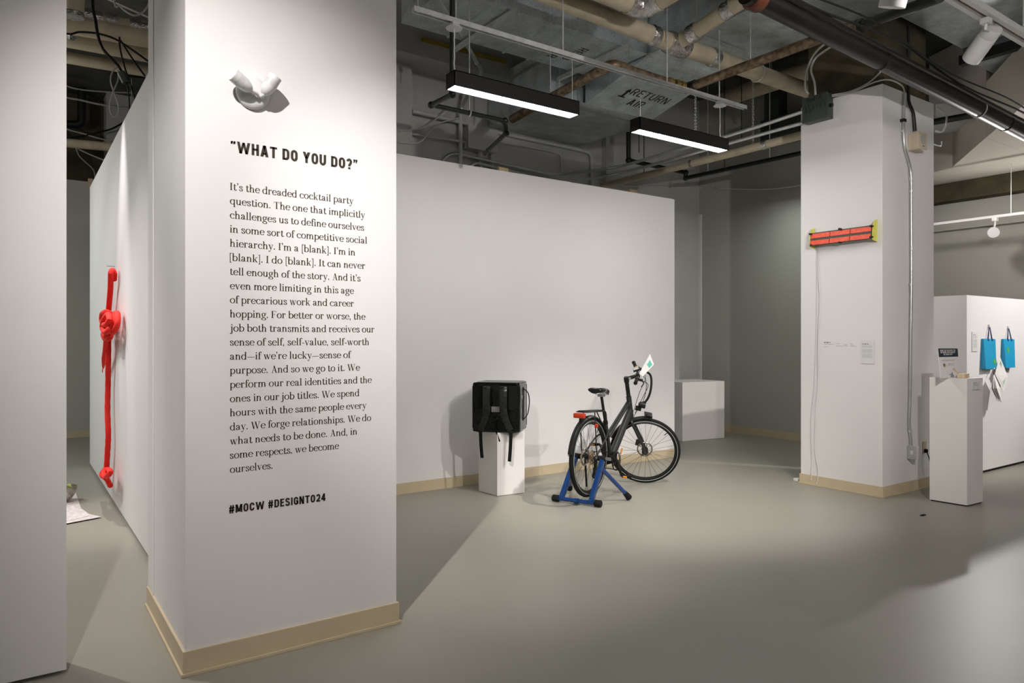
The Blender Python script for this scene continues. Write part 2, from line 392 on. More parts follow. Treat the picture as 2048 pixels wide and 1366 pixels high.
def gothic(text, wt=.2, sp=.16, words=False):
    """Condensed grotesque capitals as plain strokes: cap height 1, stroke weight wt."""
    k = wt / 2; Wd = .56
    def ln(*p): return ribbon(list(p), fixed=wt)
    def v(x, a=0, b=1): return [[(x - k, a), (x + k, a), (x + k, b), (x - k, b)]]
    def h(a, b, y): return [[(a, y - k * .86), (b, y - k * .86), (b, y + k * .86), (a, y + k * .86)]]
    def arc(cx, cy, rx, ry, a0, a1, n=14):
        return ribbon([(cx + rx * math.cos(R(a0 + (a1 - a0) * i / n)), cy + ry * math.sin(R(a0 + (a1 - a0) * i / n))) for i in range(n + 1)], fixed=wt)
    L, Rr, B, T, Mi = k, Wd - k, k * .86, 1 - k * .86, .52
    rx = (Rr - L) / 2; cx = Wd / 2; ry = .26
    def dg(x0, y0, x1, y1, w_=wt * 1.12): return [[(x0 - w_ / 2, y0), (x0 + w_ / 2, y0), (x1 + w_ / 2, y1), (x1 - w_ / 2, y1)]]
    rnd = arc(cx, T - ry, rx, ry, 0, 180) + arc(cx, B + ry, rx, ry, 180, 360)
    S_path = [tuple(p)[:2] for p in spline([(Rr, T - .19, 0), (Rr - .06, T - .03, 0), (cx, T, 0), (L + .05, T - .04, 0), (L, T - .2, 0), (L + .06, .60, 0), (cx, .52, 0), (Rr - .05, .43, 0), (Rr, .27, 0), (Rr - .05, B + .04, 0), (cx, B, 0), (L + .06, B + .03, 0), (L, B + .19, 0)], 4)]
    bowl = lambda y0, y1, x=Rr: h(L, x - .14, y1) + h(L, x - .14, y0) + arc(x - .15, (y0 + y1) / 2, .15, (y1 - y0) / 2, -90, 90)
    q = lambda x, y: [[(x - k * .8, y), (x + k * .8, y), (x + k * .8, y + wt * .9), (x - k * .8, y + wt * .9)]]
    G = {
     'A': (.62, dg(.11, 0, .31, 1) + dg(.51, 0, .31, 1) + h(.18, .44, .27)), 'C': (Wd, arc(cx, T - ry, rx, ry, 0, 180) + arc(cx, B + ry, rx, ry, 180, 360) + v(L, B + ry, T - ry)),
     'D': (Wd, v(L) + h(L, Rr - .18, T) + h(L, Rr - .18, B) + arc(Rr - .2, T - .22, .2, .22, 0, 90) + arc(Rr - .2, B + .22, .2, .22, -90, 0) + v(Rr, B + .22, T - .22)),
     'E': (.48, v(L) + h(L, .48, T) + h(L, .44, Mi) + h(L, .48, B)), 'F': (.46, v(L) + h(L, .46, T) + h(L, .42, Mi)),
     'G': (Wd, rnd + v(L, B + ry, T - ry) + v(Rr, B, .48) + h(cx, Rr + k, .48)), 'H': (Wd, v(L) + v(Rr) + h(L, Rr, Mi)),
     'I': (wt, v(k)), 'L': (.44, v(L) + h(L, .44, B)), 'M': (.74, v(L) + v(.74 - k) + dg(.37, .1, L + .01, 1) + dg(.37, .1, .73 - k, 1)),
     'N': (.58, v(L) + v(.58 - k) + dg(.58 - k - .01, 0, L + .01, 1)), 'O': (Wd, rnd + v(L, B + ry, T - ry) + v(Rr, B + ry, T - ry)),
     'R': (.56, v(L) + bowl(.48, T, .56 - k) + dg(.46, 0, .34, .48)), 'S': (Wd, ribbon(S_path, fixed=wt)), 'T': (.56, v(.28) + h(0, .56, T)),
     'U': (Wd, v(L, B + ry) + v(Rr, B + ry) + arc(cx, B + ry, rx, ry, 180, 360)), 'V': (.6, dg(.3, 0, .1, 1) + dg(.3, 0, .5, 1)),
     'W': (.98, dg(.27, 0, .1, 1, wt) + dg(.27, 0, .49, .97, wt * .9) + dg(.71, 0, .49, .97, wt * .9) + dg(.71, 0, .88, 1, wt)), 'Y': (.6, v(.3, 0, .46) + dg(.3, .4, .1, 1) + dg(.3, .4, .5, 1)),
     '?': (.5, arc(.25, T - .2, .25 - k, .2, -20, 175) + ribbon([(.5 - k - .02, T - .26), (.36, .52), (.26, .40), (.25, .28)], fixed=wt) + v(.25, 0, wt * .9)),
     '#': (.6, dg(.14, 0, .22, 1, wt * .8) + dg(.38, 0, .46, 1, wt * .8) + h(.02, .58, .34) + h(.02, .58, .66)),
     '2': (.52, arc(.26, T - .22, .26 - k, .22, -15, 172) + ribbon([(.52 - k - .01, T - .28), (.40, .45), (.14, .16), (.1, B)], fixed=wt) + h(.02, .52, B)),
     '4': (.54, v(.36) + h(0, .54, .27) + ribbon([(.34, .96), (.08, .3)], fixed=wt * .85)),
     '“': (.36, q(.09, .76) + q(.28, .76) + dg(.05, .72, .12, .98, wt * .5) + dg(.24, .72, .31, .98, wt * .5)), '”': (.36, q(.09, .82) + q(.28, .82) + dg(.05, .68, .12, .9, wt * .5) + dg(.24, .68, .31, .9, wt * .5)), ' ': (.2, [])}
    x = 0; out = []; wi = 0; idx = []
    for ch in text:
        adv, ps = G[ch]; out += [[(x + a, b) for a, b in p] for p in ps]; x += adv + sp
        wi += ch == ' '; idx += [wi] * len(ps)
    return (out, idx) if words else out
GL = glyphs()
def serif(text):
    x = 0; out = []
    for ch in text:
        adv, ps = GL[ch]; out += [[(x + a, b) for a, b in q] for q in ps]; x += adv + .02
    return out

# ================================================================== THE ROOM
PT = 3.24                                      # height of the free-standing gallery partitions
struct('floor', MB().box((-4.2, -4.2, -.1), (12.0, 13.9, 0)), 'floor')
struct('ceiling', MB().box((-4.2, -4.2, 5.45), (12.0, 13.9, 5.65)), 'slab')
struct('wall_rear', MB().box((-4.0, -2.8, 0), (11.6, -2.6, 5.45)), 'wall')
struct('wall_outer_left', MB().box((-4.2, -4.0, 0), (-4.0, 13.9, 5.45)), 'wallb')
struct('wall_outer_right', MB().box((11.6, -4.0, 0), (11.8, 7.9, 5.45)), 'farwall')
struct('wall_far', MB().box((-4.0, 13.5, 0), (2.4, 13.7, 5.45)), 'concrete')
struct('wall_far_return', MB().box((1.24, 13.1, 0), (2.4, 13.49, 5.45)), 'wallb')
struct('wall_far_partition', MB().box((-3.0, 12.57, 0), (2.4, 12.72, 3.88)), 'farwall')
struct('baseboard_far', MB().box((-3.0, 12.555, 0), (2.4, 12.569, .10)), 'base')
struct('wall_back', MB().box((2.2, 7.9, 0), (9.4, 8.1, 5.45)), 'wallb')
struct('wall_side', MB().box((9.36, 4.6, 0), (9.55, 7.9, 5.45)), 'farwall')
struct('baseboard_side', MB().box((9.346, 4.6, 0), (9.359, 7.89, .11)), 'base')
struct('trim_corner', MB().box((9.33, 7.84, 0), (9.359, 7.899, 3.55)), 'wall')
struct('trim_pilaster', MB().box((3.0, 7.72, 0), (3.95, 7.899, 4.78)), 'wallb')
struct('trim_pilaster_slim', MB().box((7.18, 7.80, 0), (7.42, 7.899, 5.4)), 'wallb')
struct('trim_beam', MB().box((2.2, 7.4, 4.78), (5.3, 7.899, 5.44)), 'wallb')
# left foreground partition, standing a finger above the floor
struct('wall_left', MB().box((-3.0, 3.69, .02), (.196, 3.84, 4.6)), 'wall')
# near pillar with the wall text
PX0, PX1, PY0, PY1 = .62, 1.633, 3.37, 4.37
struct('wall_pillar_near', MB().box((PX0, PY0, 0), (PX1, PY1, 5.44)), 'wall')
struct('trim_pillar_strip', MB().box((PX0 - .005, PY1 - .16, .11), (PX0 - .0005, PY1, 5.44)), 'wall')
def skirt(x0, x1, y0, y1, h=.105, t=.011):
    mb = MB()
    mb.prism([(x0 - t, y0 - t), (x1 + t, y0 - t), (x1 + t, y1 + t), (x0 - t, y1 + t)], .004, h)
    mb.prism([(x0 - t - .009, y0 - t - .009), (x1 + t + .009, y0 - t - .009), (x1 + t + .009, y1 + t + .009), (x0 - t - .009, y1 + t + .009)], .001, .014)
    return mb
struct('baseboard_pillar_near', skirt(PX0, PX1, PY0, PY1, .108), 'base')
# partition with the red rope, and the long white partition behind the bicycle
struct('wall_rope_partition', MB().box((.742, 4.385, .035), (.90, 9.62, PT + .01)), 'wall')
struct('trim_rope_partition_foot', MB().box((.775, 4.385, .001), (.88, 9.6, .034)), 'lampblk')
struct('wall_bicycle_partition', MB().box((.905, 6.15, 0), (6.82, 6.30, PT)), 'wall')
struct('baseboard_bicycle_partition', MB().box((.905, 6.137, .001), (6.82, 6.149, .105)), 'base')
# far pillar: painted cladding, bare concrete above it
QX0, QX1, QY0, QY1 = 6.64, 7.64, 3.442, 4.28
struct('wall_pillar_far', MB().box((QX0, QY0, 0), (QX1, QY1, 3.86)), 'wall')
struct('wall_pillar_far_concrete', MB().box((QX0 + .13, QY0 + .05, 3.861), (QX1 - .06, QY1, 5.44)), 'concrete')
struct('baseboard_pillar_far', skirt(QX0, QX1, QY0, QY1, .10), 'base')
# low white partition on the right with the hanging bags
RX0, RY0 = 8.33, 3.42
struct('wall_bag_partition', MB().box((RX0, RY0, .035), (11.4, RY0 + .75, 1.95)), 'wall')
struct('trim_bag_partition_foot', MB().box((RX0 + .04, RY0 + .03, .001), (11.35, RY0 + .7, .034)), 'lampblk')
# stair soffit, beam on the far right
struct('trim_stair_soffit', MB().prism([(9.175, 3.565), (10.36, 4.43), (10.52, 4.80), (11.59, 5.25), (11.59, 3.565)], 3.80, 5.44)
       .prism([(8.2, 2.85), (9.175, 3.563), (11.59, 3.563), (11.59, 2.2), (9.2, 2.2)], 3.80, 4.44), 'soffit')
struct('trim_beam_right', MB().box((11.35, 2.0, 3.53), (11.599, 7.9, 3.795)), 'concrete')
struct('trim_wall_ledge', MB().box((11.52, 2.0, 3.12), (11.599, 7.9, 3.17)), 'farwall')

# timber studs showing above the bicycle partition
for i, (px, py, lab) in enumerate([(1010, 343, 0), (1268, 386, 1)]):
    q = onY(px, py, 6.34)
    tag(MB().box((q.x - .10, 6.305, 0), (q.x + .02, 6.345, q.z + .03)).build('timber_stud', 'wood', smooth=False),
        ['short wooden stud showing above white partition, nearer the front pillar', 'short wooden stud showing above white partition, nearer its far end'][i], 'stud', 'studs behind the long partition')

# ================================================================== WALL TEXT ON THE NEAR PILLAR
YT = PY0 - .0012
def xz(px, py, Y=PY0): q = onY(px, py, Y); return q.x, q.z
mb = MB()
x0, _ = xz(459.5, 600)
lines = [("It’s the dreaded cocktail party", 707), ("question. The one that implicitly", 730), ("challenges us to define ourselves", 728),
 ("in some sort of competitive social", 734), ("hierarchy. I’m a [blank]. I’m in", 710), ("[blank]. I do [blank]. It can never", 730),
 ("tell enough of the story. And it’s", 721), ("even more limiting in this age", 708), ("of precarious work and career", 707.5),
 ("hopping. For better or worse, the", 731), ("job both transmits and receives our", 748.5), ("sense of self, self-value, self-worth", 738),
 ("and—if we’re lucky—sense of", 702.5), ("purpose. And so we go to it. We", 720), ("perform our real identities and the", 743.5),
 ("ones in our job titles. We spend", 718.5), ("hours with the same people every", 733), ("day. We forge relationships. We do", 742),
 ("what needs to be done. And, in", 714), ("some respects, we become", 678), ("ourselves.", 545)]
for i, (tx, pr) in enumerate(lines):
    z = 2.150 - (2.150 - .8685) * i / 20
    ps = serif(tx); a, b, _, _ = extent(ps); x1, _ = xz(pr, 600)
    sx = (x1 - x0) / (b - a)
    put(mb, [[((p[0] - a) * sx, p[1] * .0222) for p in q] for q in ps], (x0, YT, z), (1, 0, 0), (0, 0, 1))
tag(mb.build('paragraph_lettering', 'brown_letter', smooth=False), 'long paragraph of small serif lettering applied to the white front pillar', 'lettering')
for tx, pl, pr, zb, hh, nm, lab in [("“WHAT DO YOU DO?”", 461, 714.5, 2.322, .052, 'title_lettering', 'bold black capital title in quotation marks above the paragraph on the pillar'),
                                ("#MOCW #DESIGNTO24", 458, 651, .685, .0365, 'hashtag_lettering', 'bold black hashtag line below the paragraph on the pillar')]:
    a, _ = xz(pl, 600); b, _ = xz(pr, 600)
    ps, wi = gothic(tx, .205, .11, True); e0 = extent(ps)
    t = thing(nm, lab, 'lettering', (a, YT, zb))
    for k in range(max(wi) + 1):
        mb = MB(); put(mb, [[((p[0] - e0[0]) * (b - a) / (e0[1] - e0[0]), p[1] * hh) for p in q] for q, n in zip(ps, wi) if n == k], (a, YT, zb), (1, 0, 0), (0, 0, 1))
        mb.build('word', 'letter', t, smooth=False)

# twin-head emergency light
bc = onY(505, 187, PY0)
t = thing('emergency_light', 'white twin-head emergency light with round base on the front pillar', 'emergency light', tuple(bc))
mb = MB(); mb.lathe([(0, .076), (.010, .076), (.018, .072), (.026, .058), (.031, .03), (.032, .001)], bc - Vector((0, .0005, 0)), bc - Vector((0, 1, 0)), 40)
base = mb.build('base', 'white', t)
for pf, pt_ in [((468.3, 151), (503.5, 182)), ((549.4, 155.8), (526.5, 190))]:
    a = onY(*pt_, PY0 - .058); b = onY(*pf, PY0 - .080); L = (b - a).length
    mb = MB(); prof = [(0, .002), (.004, .012), (.014, .021), (.030, .0275), (.048, .0305)]
    for k in range(6):
        s0 = .050 + k * .0048; prof += [(s0, .0308), (s0 + .0032, .0308), (s0 + .0033, .0290), (s0 + .0047, .0290)]
    prof += [(.0795, .0308), (L + .006, .0308), (L + .007, .0285), (L - .004, .026), (L - .005, .001)]
    mb.lathe(prof, a, b, 28); h = mb.build('lamp_head', 'white', t)
    s = bc + Vector((.022 if pf[0] < 500 else .03, -.02, -.022))
    MB().tube(spline([s, (s + a) / 2 + Vector((0, -.02, 0)), a + (b - a).normalized() * .03], 5), .0075, 8).build('swivel_arm', 'white', t)

# ================================================================== DUCTS
def duct(name, lab, x0, x1, y0, y1, z, h, seams_x=(), seams_y=(), m='galv'):
    t = thing(name, lab, 'air duct', ((x0 + x1) / 2, (y0 + y1) / 2, z))
    MB().box((x0, y0, z), (x1, y1, z + h)).build('duct_body', m, t, smooth=False)
    for s in seams_x: MB().box((s - .012, y0 - .012, z - .012), (s + .012, y1 + .012, z + h + .01)).build('seam', m, t, smooth=False)
    for s in seams_y: MB().box((x0 - .012, s - .012, z - .012), (x1 + .012, s + .012, z + h + .01)).build('seam', m, t, smooth=False)
    return t
DZ = 4.55
d1 = duct('air_duct', 'galvanised ceiling duct running above the left linear lamp, stencilled upside down', 3.10, 5.60, 5.43, 6.28, DZ, .62, (3.62, 4.30, 4.62))
mb = MB()
for tx, px, py, s in [('RETU', 1163, 95, .13), ('AIR', 1116, 99, .13)]:
    mb = MB(); o = onZ(px, py, DZ - .002); put(mb, [[(p[0] * s, p[1] * s * .85) for p in q] for q in gothic(tx, .11, .16)], o, (0, 1, 0), (1, 0, 0)); mb.build('stencil_lettering', 'stencil', d1, smooth=False)
# main duct: straight part, then a section sloping down to a low plenum
d2 = thing('air_duct', 'large galvanised return duct bending down between the two linear lamps', 'air duct', (6.17, 5.4, DZ))
X0, X1 = 5.62, 6.74
prof = [(1.4, 4.55), (5.42, 4.55), (6.47, 4.30), (6.47, 4.95), (5.42, 5.2), (1.4, 5.2)]
MB().extrude([(X0, y, z) for y, z in prof], (X1 - X0, 0, 0)).build('duct_body', 'galv', d2, smooth=False)
for y in (3.05, 4.80): MB().box((X0 - .012, y - .03, 4.515), (X1 + .012, y + .03, 5.22)).build('flange', 'strut', d2, smooth=False)
for y in (2.2, 3.9, 4.35): MB().box((X0 - .004, y - .006, 4.545), (X1 + .004, y + .006, 5.2)).build('seam', 'galv', d2, smooth=False)
MB().box((X0 - .02, 5.39, 4.50), (X1 + .02, 5.45, 4.56)).build('flange', 'strut', d2, smooth=False)
sl = Vector((0, 1.05, -.25)).normalized()
def onslope(px, py):
    a, b = ray(px); m = -.25 / 1.05; c = (HZ - py) / F_PX
    tt = (4.55 - EYE - m * 5.42) / (c - m * b); return Vector((a * tt, b * tt, EYE + c * tt))
mb = MB()
put(mb, [[(p[0] * .15, p[1] * .13) for p in q] for q in gothic('RETURN', .11, .16)], onslope(1258, 188) + Vector((0, 0, -.004)), (1, .02, 0), -sl)
mb.build('stencil_lettering', 'stencil', d2, smooth=False); mb = MB()
put(mb, [[(p[0] * .15, p[1] * .13) for p in q] for q in gothic('AIR', .11, .16)], onslope(1251, 208) + Vector((0, 0, -.004)), (1, .02, 0), -sl)
mb.build('stencil_lettering', 'stencil', d2, smooth=False); mb = MB()
put(mb, [[(0, 0), (.03, 0), (.03, .16), (0, .16)], [(-.04, 0), (.07, 0), (.07, .02), (-.04, .02)], [(-.02, .12), (.05, .12), (.015, .19)]], onslope(1240, 193) + Vector((0, 0, -.004)), (1, 0, 0), -sl)
mb.build('stencil_arrow', 'stencil', d2, smooth=False)
MB().box((X0 - .3, 6.472, 4.235), (X1 + .02, 6.53, 4.31)).build('flange', 'emt', d2, smooth=False)
MB().box((5.15, 6.535, 4.29), (6.76, 7.88, 4.9)).build('plenum', 'galv', d2, smooth=False)
d3 = duct('air_duct', 'wide galvanised duct overhead in front of the far pillar', 6.86, 8.24, -1.0, 3.43, 4.56, .6, (), (1.1, 2.15, 2.9))
d4 = duct('air_duct', 'galvanised duct at the upper right corner stencilled near the white track', 8.36, 11.2, -1.0, 3.47, 4.50, .6, (9.5,), (1.3, 2.2))
mb = MB(); put(mb, [[(p[0] * .18, p[1] * .16) for p in q] for q in gothic('RETURN', .11, .16)], onZ(1979, 106, 4.497), (0, -1, 0), (1, 0, 0)); mb.build('stencil_lettering', 'stencil', d4, smooth=False)
MB().box((8.26, .2, 4.40), (8.35, 3.47, 4.50)).build('angle_bar', 'blackpipe', d4, smooth=False)
yb0, yb1 = onY(845, 78, 7.35), onY(1012, 121, 7.35)
tag(MB().box((yb0.x, 7.34, yb0.z - .012), (yb1.x, 7.39, yb0.z + .018)).build('steel_angle', 'yellow', smooth=False), 'yellow painted steel angle along the beam behind the left duct', 'steel angle')

# trapeze hangers under the left duct, each on two rods
def trapeze(x, y0, y1, z, lab):
    t = thing('trapeze_hanger', lab, 'hanger', (x, y0, z), group='trapeze hangers under the left duct')
    MB().box((x - .02, y0, z), (x + .02, y1, z + .04)).build('channel', 'strut', t, smooth=False)
    for y in (y0 + .03, y1 - .03): MB().cyl((x, y, z - .12), (x, y, 5.45), .006, 6).build('threaded_rod', 'strut', t)
trapeze(3.80, 5.30, 6.50, 4.495, 'steel channel hanger crossing under the duct above the left linear lamp')
trapeze(5.22, 5.30, 6.50, 4.495, 'steel channel hanger crossing under the duct near its bend')

# ================================================================== PIPES
def pipe(name, lab, cat, pts, r, m, bend=.1, n=14, group=None, fit_=None, fm=None):
    pts = [Vector(p) for p in pts]
    t = thing(name, lab, cat, tuple(pts[0]), group=group)
    MB().tube(fillet(pts, bend) if len(pts) > 2 else pts, r, n).build('pipe_run', m, t)
    for (p, d, L, rr) in (fit_ or []):
        p = Vector(p); d = Vector(d).normalized(); MB().cyl(p - d * L / 2, p + d * L / 2, rr, n).build('fitting', fm or m, t)
    return t
# insulated tan main with a branch and taped joints
t = thing('insulated_pipe', 'thick tan insulated pipe with foil taped joints crossing the ceiling', 'pipe', (5.2, 4.7, 4.31))
MY = 4.70
MB().tube([(3.3, MY, 4.375), (5.2, MY, 4.315), (7.6, MY, 4.315)], .082, 20).build('pipe_run', 'tan', t)
MB().tube(fillet([(5.22, MY, 4.315), (5.22, 4.45, 4.35), (5.22, 2.4, 4.70)], .1), .070, 18).build('branch', 'tan', t)
for p, d, rr in [((4.92, MY, 4.324), (1, 0, -.03), .090), ((5.24, MY, 4.315), (1, 0, 0), .104), ((5.78, MY, 4.315), (1, 0, 0), .090), ((5.22, 4.08, 4.413), (0, -1, .17), .078), ((5.22, 4.47, 4.345), (0, -1, .15), .084)]:
    p = Vector(p); d = Vector(d).normalized(); L = .10 if rr < .1 else .26
    mb = MB(); mb.tube([p - d * L / 2, p - d * L / 4, p, p + d * L / 4, p + d * L / 2], [rr * .96, rr * 1.05, rr, rr * 1.04, rr * .97], 20); mb.build('foil_joint', 'foil', t)
MB().torus((6.50, MY, 4.315), (1, 0, 0), .089, .008, 24, 6).build('pipe_clip', 'strut', t)
for x in (4.4, 6.5): MB().cyl((x, MY, 4.39), (x, MY, 5.45 if x < 5.6 else 4.55), .006, 6).build('hanger_rod', 'strut', t)
t = thing('insulated_pipe', 'tan insulated pipe with crumpled foil elbow at the very top edge', 'pipe', (4.7, 4.55, 4.72))
e1 = onY(1272, 10, 4.36)
MB().cyl((e1.x - 1.2, 4.36, e1.z + .02), (e1.x - .06, 4.36, e1.z), .085, 18).build('pipe_run', 'tan', t)
mb = MB(); mb.tube(spline([(e1.x - .10, 4.36, e1.z), (e1.x, 4.36, e1.z), (e1.x + .08, 4.31, e1.z), (e1.x + .1, 4.17, e1.z + .01)], 4), .098, 16); mb.build('foil_joint', 'foil', t)
MB().cyl((e1.x + .1, 4.19, e1.z), (e1.x + .1, 3.2, e1.z + .05), .08, 16).build('branch', 'tan', t)
# sprinkler run of rusty steel with brass fittings
t = thing('sprinkler_pipe', 'rusty steel sprinkler pipe running towards the far pillar', 'pipe', (5.70, 4.95, 4.07))
MB().cyl((5.70, 4.93, 4.07), (5.70, 3.2, 4.07), .046, 14).build('pipe_run', 'rust', t)
MB().cyl((5.70, 4.86, 4.07), (5.70, 4.99, 4.07), .055, 14).build('coupling', 'blackpipe', t)
MB().cyl((5.70, 4.2, 4.11), (5.70, 4.2, 4.55), .006, 6).build('hanger_rod', 'strut', t)
t = thing('sprinkler_pipe', 'short coppery pipe with brass valves above the long strut', 'pipe', (4.66, 4.95, 4.07))
MB().tube([(4.78, 4.95, 4.07), (5.24, 4.95, 4.06), (5.46, 4.95, 4.06)], .043, 14).build('pipe_run', 'rust', t)
for x in (5.42, 5.52, 5.60): MB().tube([(x - .03, 4.95, 4.06), (x - .02, 4.95, 4.06), (x + .02, 4.95, 4.06), (x + .03, 4.95, 4.06)], [.043, .055, .055, .043], 8).build('brass_fitting', 'brass', t)
MB().tube(fillet([(4.78, 4.95, 4.07), (4.64, 4.95, 4.07), (4.64, 5.1, 4.07)], .12), .053, 14).build('elbow', 'rust', t)
MB().cyl((4.64, 5.08, 4.07), (4.64, 6.6, 3.975), .048, 14).build('branch', 'rust', t)
MB().cyl((4.64, 5.9, 4.05), (4.64, 5.9, 4.55), .006, 6).build('hanger_rod', 'strut', t)
# big dark pipe, red coupling and the cables strapped to it
t = thing('steel_pipe', 'large dark steel pipe with red coupling crossing in front of the far pillar', 'pipe', (6.2, 3.2, 3.92))
a, b = Vector((3.90, 2.9, 3.722)), Vector((8.70, 2.9, 3.549))
def zp(x): return a.z + (b.z - a.z) * (x - a.x) / (b.x - a.x)
MB().cyl(a, b, .072, 24).build('pipe_run', 'darkpipe', t)
q = onY(1512, 5, 2.9); q.z = zp(q.x); MB().tube([q + Vector((-.05, 0, 0)), q + Vector((-.035, 0, 0)), q + Vector((.035, 0, 0)), q + Vector((.05, 0, 0))], [.074, .088, .088, .074], 24).build('coupling', 'red', t)
for x in (5.57, 7.3, 7.9): MB().torus((x, 2.9, zp(x)), (1, 0, -.03), .074, .004, 24, 6).build('strap', 'gcable' if x == 7.3 else 'cable', t)
def wire(lab, pts, r=.006, m='cable', group=None, name='cable', cat='cable'):
    return tag(MB().tube(pts, r, 7).build(name, m), lab, cat, group)
for k, (dy, dz, r, m, lab) in enumerate([(-.088, .035, .017, 'darkpipe', 'thick dark conduit strapped along the large dark steel pipe'),
                                    (-.12, .07, .009, 'cable', 'black cable running alongside of the large dark steel pipe'),
                                    (-.16, .085, .007, 'cable', 'thin black cable sagging beside the large dark steel pipe')]):
    pts = [(x, 2.9 + dy + .02 * math.sin(3 * x + k) * (k > 0), zp(x) + dz + (.027 * math.sin(2.3 * x + k) if k else 0)) for x in [4.1 + .25 * i for i in range(18)]]
    wire(lab, spline(pts, 3), r, m)
# sprinkler arm by the left lamp
t = thing('sprinkler_pipe', 'black sprinkler arm looping below and behind the left linear lamp', 'pipe', (2.92, 5.0, 3.46))
pts = [(2.92, 5.0, 5.45), (2.92, 5.0, 3.46), (2.92, 5.35, 3.47), (3.68, 5.35, 3.47), (3.70, 5.36, 3.36), (3.70, 5.66, 3.27)]
MB().tube(fillet(pts, .05), .021, 12).build('pipe_run', 'blackpipe', t)
for p in pts[1:-1]: MB().sphere(p, .031, 12).build('elbow', 'blackpipe', t)
MB().tube([(3.70, 5.66, 3.27), (3.70, 5.68, 3.26), (3.70, 5.71, 3.25)], [.026, .02, .026], 10).build('sprinkler_head', 'blackpipe', t)
MB().cyl((3.30, 5.35, 3.49), (3.30, 5.35, 4.55), .005, 6).build('hanger_rod', 'strut', t)
MB().torus((3.30, 5.35, 3.47), (1, 0, 0), .026, .006, 16, 6).build('clip', 'strut', t)
# pipes over the recess on the right of the long partition
pipe('insulated_pipe', 'slim tan insulated pipe passing under the right linear lamp', 'pipe', [(7.2, 7.88, 3.76), (7.2, 4.4, 3.75)], .047, 'tan', fit_=[((7.2, 5.1, 3.75), (0, 1, 0), .06, .055), ((7.2, 6.2, 3.75), (0, 1, 0), .03, .054)], fm='foil')
t = thing('drain_pipe', 'black pipe dropping and elbowing along the recess wall', 'pipe', (6.85, 7.0, 3.9))
pts = [(6.85, 7.0, 4.29), (6.85, 7.0, 3.91), (8.0, 7.0, 3.90), (8.0, 7.0, 3.82), (8.0, 4.4, 3.77)]
MB().tube(fillet(pts, .06), .03, 12).build('pipe_run', 'blackpipe', t)
for p in pts[1:-1]: MB().sphere(p, .041, 12).build('elbow', 'blackpipe', t)
for y in (6.6, 5.6): MB().cyl((8.0, y, 3.80), (8.0, y, 5.45), .006, 6).build('hanger_rod', 'strut', t)
pipe('insulated_pipe', 'short thick insulated pipe high in the recess beside the dark cabinet', 'pipe', [(8.9, 6.95, 5.15), (8.9, 5.5, 5.15)], .12, 'tan', n=18)
MB().cyl((8.9, 6.2, 5.26), (8.9, 6.2, 5.45), .006, 6).build('hanger_rod', 'strut', C.objects['insulated_pipe.003'])
# conduits from the panel box to the back wall
for k, lab in enumerate(['upper steel conduit running back from the grey box on the far pillar', 'lower steel conduit running back from the grey box on the far pillar']):
    x = 6.57 + .05 * k; z = 3.79 - .10 * k
    wz = 3.84 - .07 * k
    pts = [(x, 4.17, z), (x, 4.9, z - .03 + .03 * k), (x, 6.95, z - .03 + .02 * k), (x - .35, 7.78, z - .02), (4.55 + .35 * k, 7.80, wz), (4.40 + .35 * k, 7.80, wz - .12), (4.40 + .35 * k, 7.80, 3.0)]
    tag(MB().tube(fillet(pts, .25), .019, 10).build('conduit', 'emt'), lab, 'conduit', 'conduits from the panel box')
# painted conduits and box on the back wall
YW = 7.86
bx0, bx1 = onY(937, 250, 7.74), onY(995, 305, 7.74)
t = thing('junction_box', 'painted steel box on the back wall above the white partition', 'electrical box', (bx0.x, 7.9, bx1.z))
MB().box((bx0.x, 7.74, bx1.z), (bx1.x, 7.898, bx0.z), .006).build('box_body', 'wallb', t); MB().box((bx0.x - .008, 7.730, bx1.z - .008), (bx1.x + .008, 7.742, bx0.z + .008), .002).build('cover', 'wallb', t)
def wl(lab, pix, r, m='wallpipe', bend=.12, y=YW, cat='conduit', name='conduit'):
    return tag(MB().tube(fillet([onY(px, py, y) for px, py in pix], bend), r, 9).build(name, m), lab, cat, 'painted conduits on the back wall' if cat == 'conduit' else None)
wl('painted conduit along the back wall turning down left of the slim pilaster', [(990, 264), (1160, 300), (1183, 306), (1184, 372)], .026)
wl('thin painted conduit along the back wall turning down short of the pilaster', [(990, 282), (1105, 303), (1122, 308), (1123, 350)], .014)
wl('painted conduit dropping straight below the junction box, left side', [(960, 304), (960, 365)], .030)
wl('painted conduit dropping straight below the junction box, right side', [(984, 308), (984, 365)], .022)
wl('painted conduit from the pilaster to the junction box', [(824, 222), (940, 248)], .026, y=7.80)
wl('thin painted conduit entering the junction box from the left', [(799, 264), (932, 284)], .013, y=7.80)
wl('painted conduit standing beside the junction box', [(921, 224), (921, 350)], .026, y=7.80)
t = thing('conduit', 'bent steel conduit coming down from the ceiling behind the left lamp', 'conduit', tuple(onY(873, 0, 5.2)))
MB().tube(fillet([onY(868, -12, 5.3), onY(937, 95, 6.55), onY(965, 143, 7.2), onY(952, 163, 7.5), onY(922, 215, 7.80), onY(921, 232, 7.80)], .1), .024, 10).build('conduit_run', 'emt', t)
MB().torus(onY(955, 128, 6.95), (0, .6, -.6), .03, .008, 14, 6).build('clip', 'strut', t)
wire('loose grey cable drooping across the back wall left of the junction box', spline([onY(798, 262, 7.7), onY(845, 255, 7.7), (onY(880, 232, 7.7)), onY(905, 212, 7.66)], 6), .008, 'wallpipe')
wire('second loose grey cable drooping lower across the back wall', spline([onY(798, 285, 7.7), onY(840, 284, 7.7), onY(872, 250, 7.7), onY(918, 236, 7.7)], 6), .008, 'wallpipe')
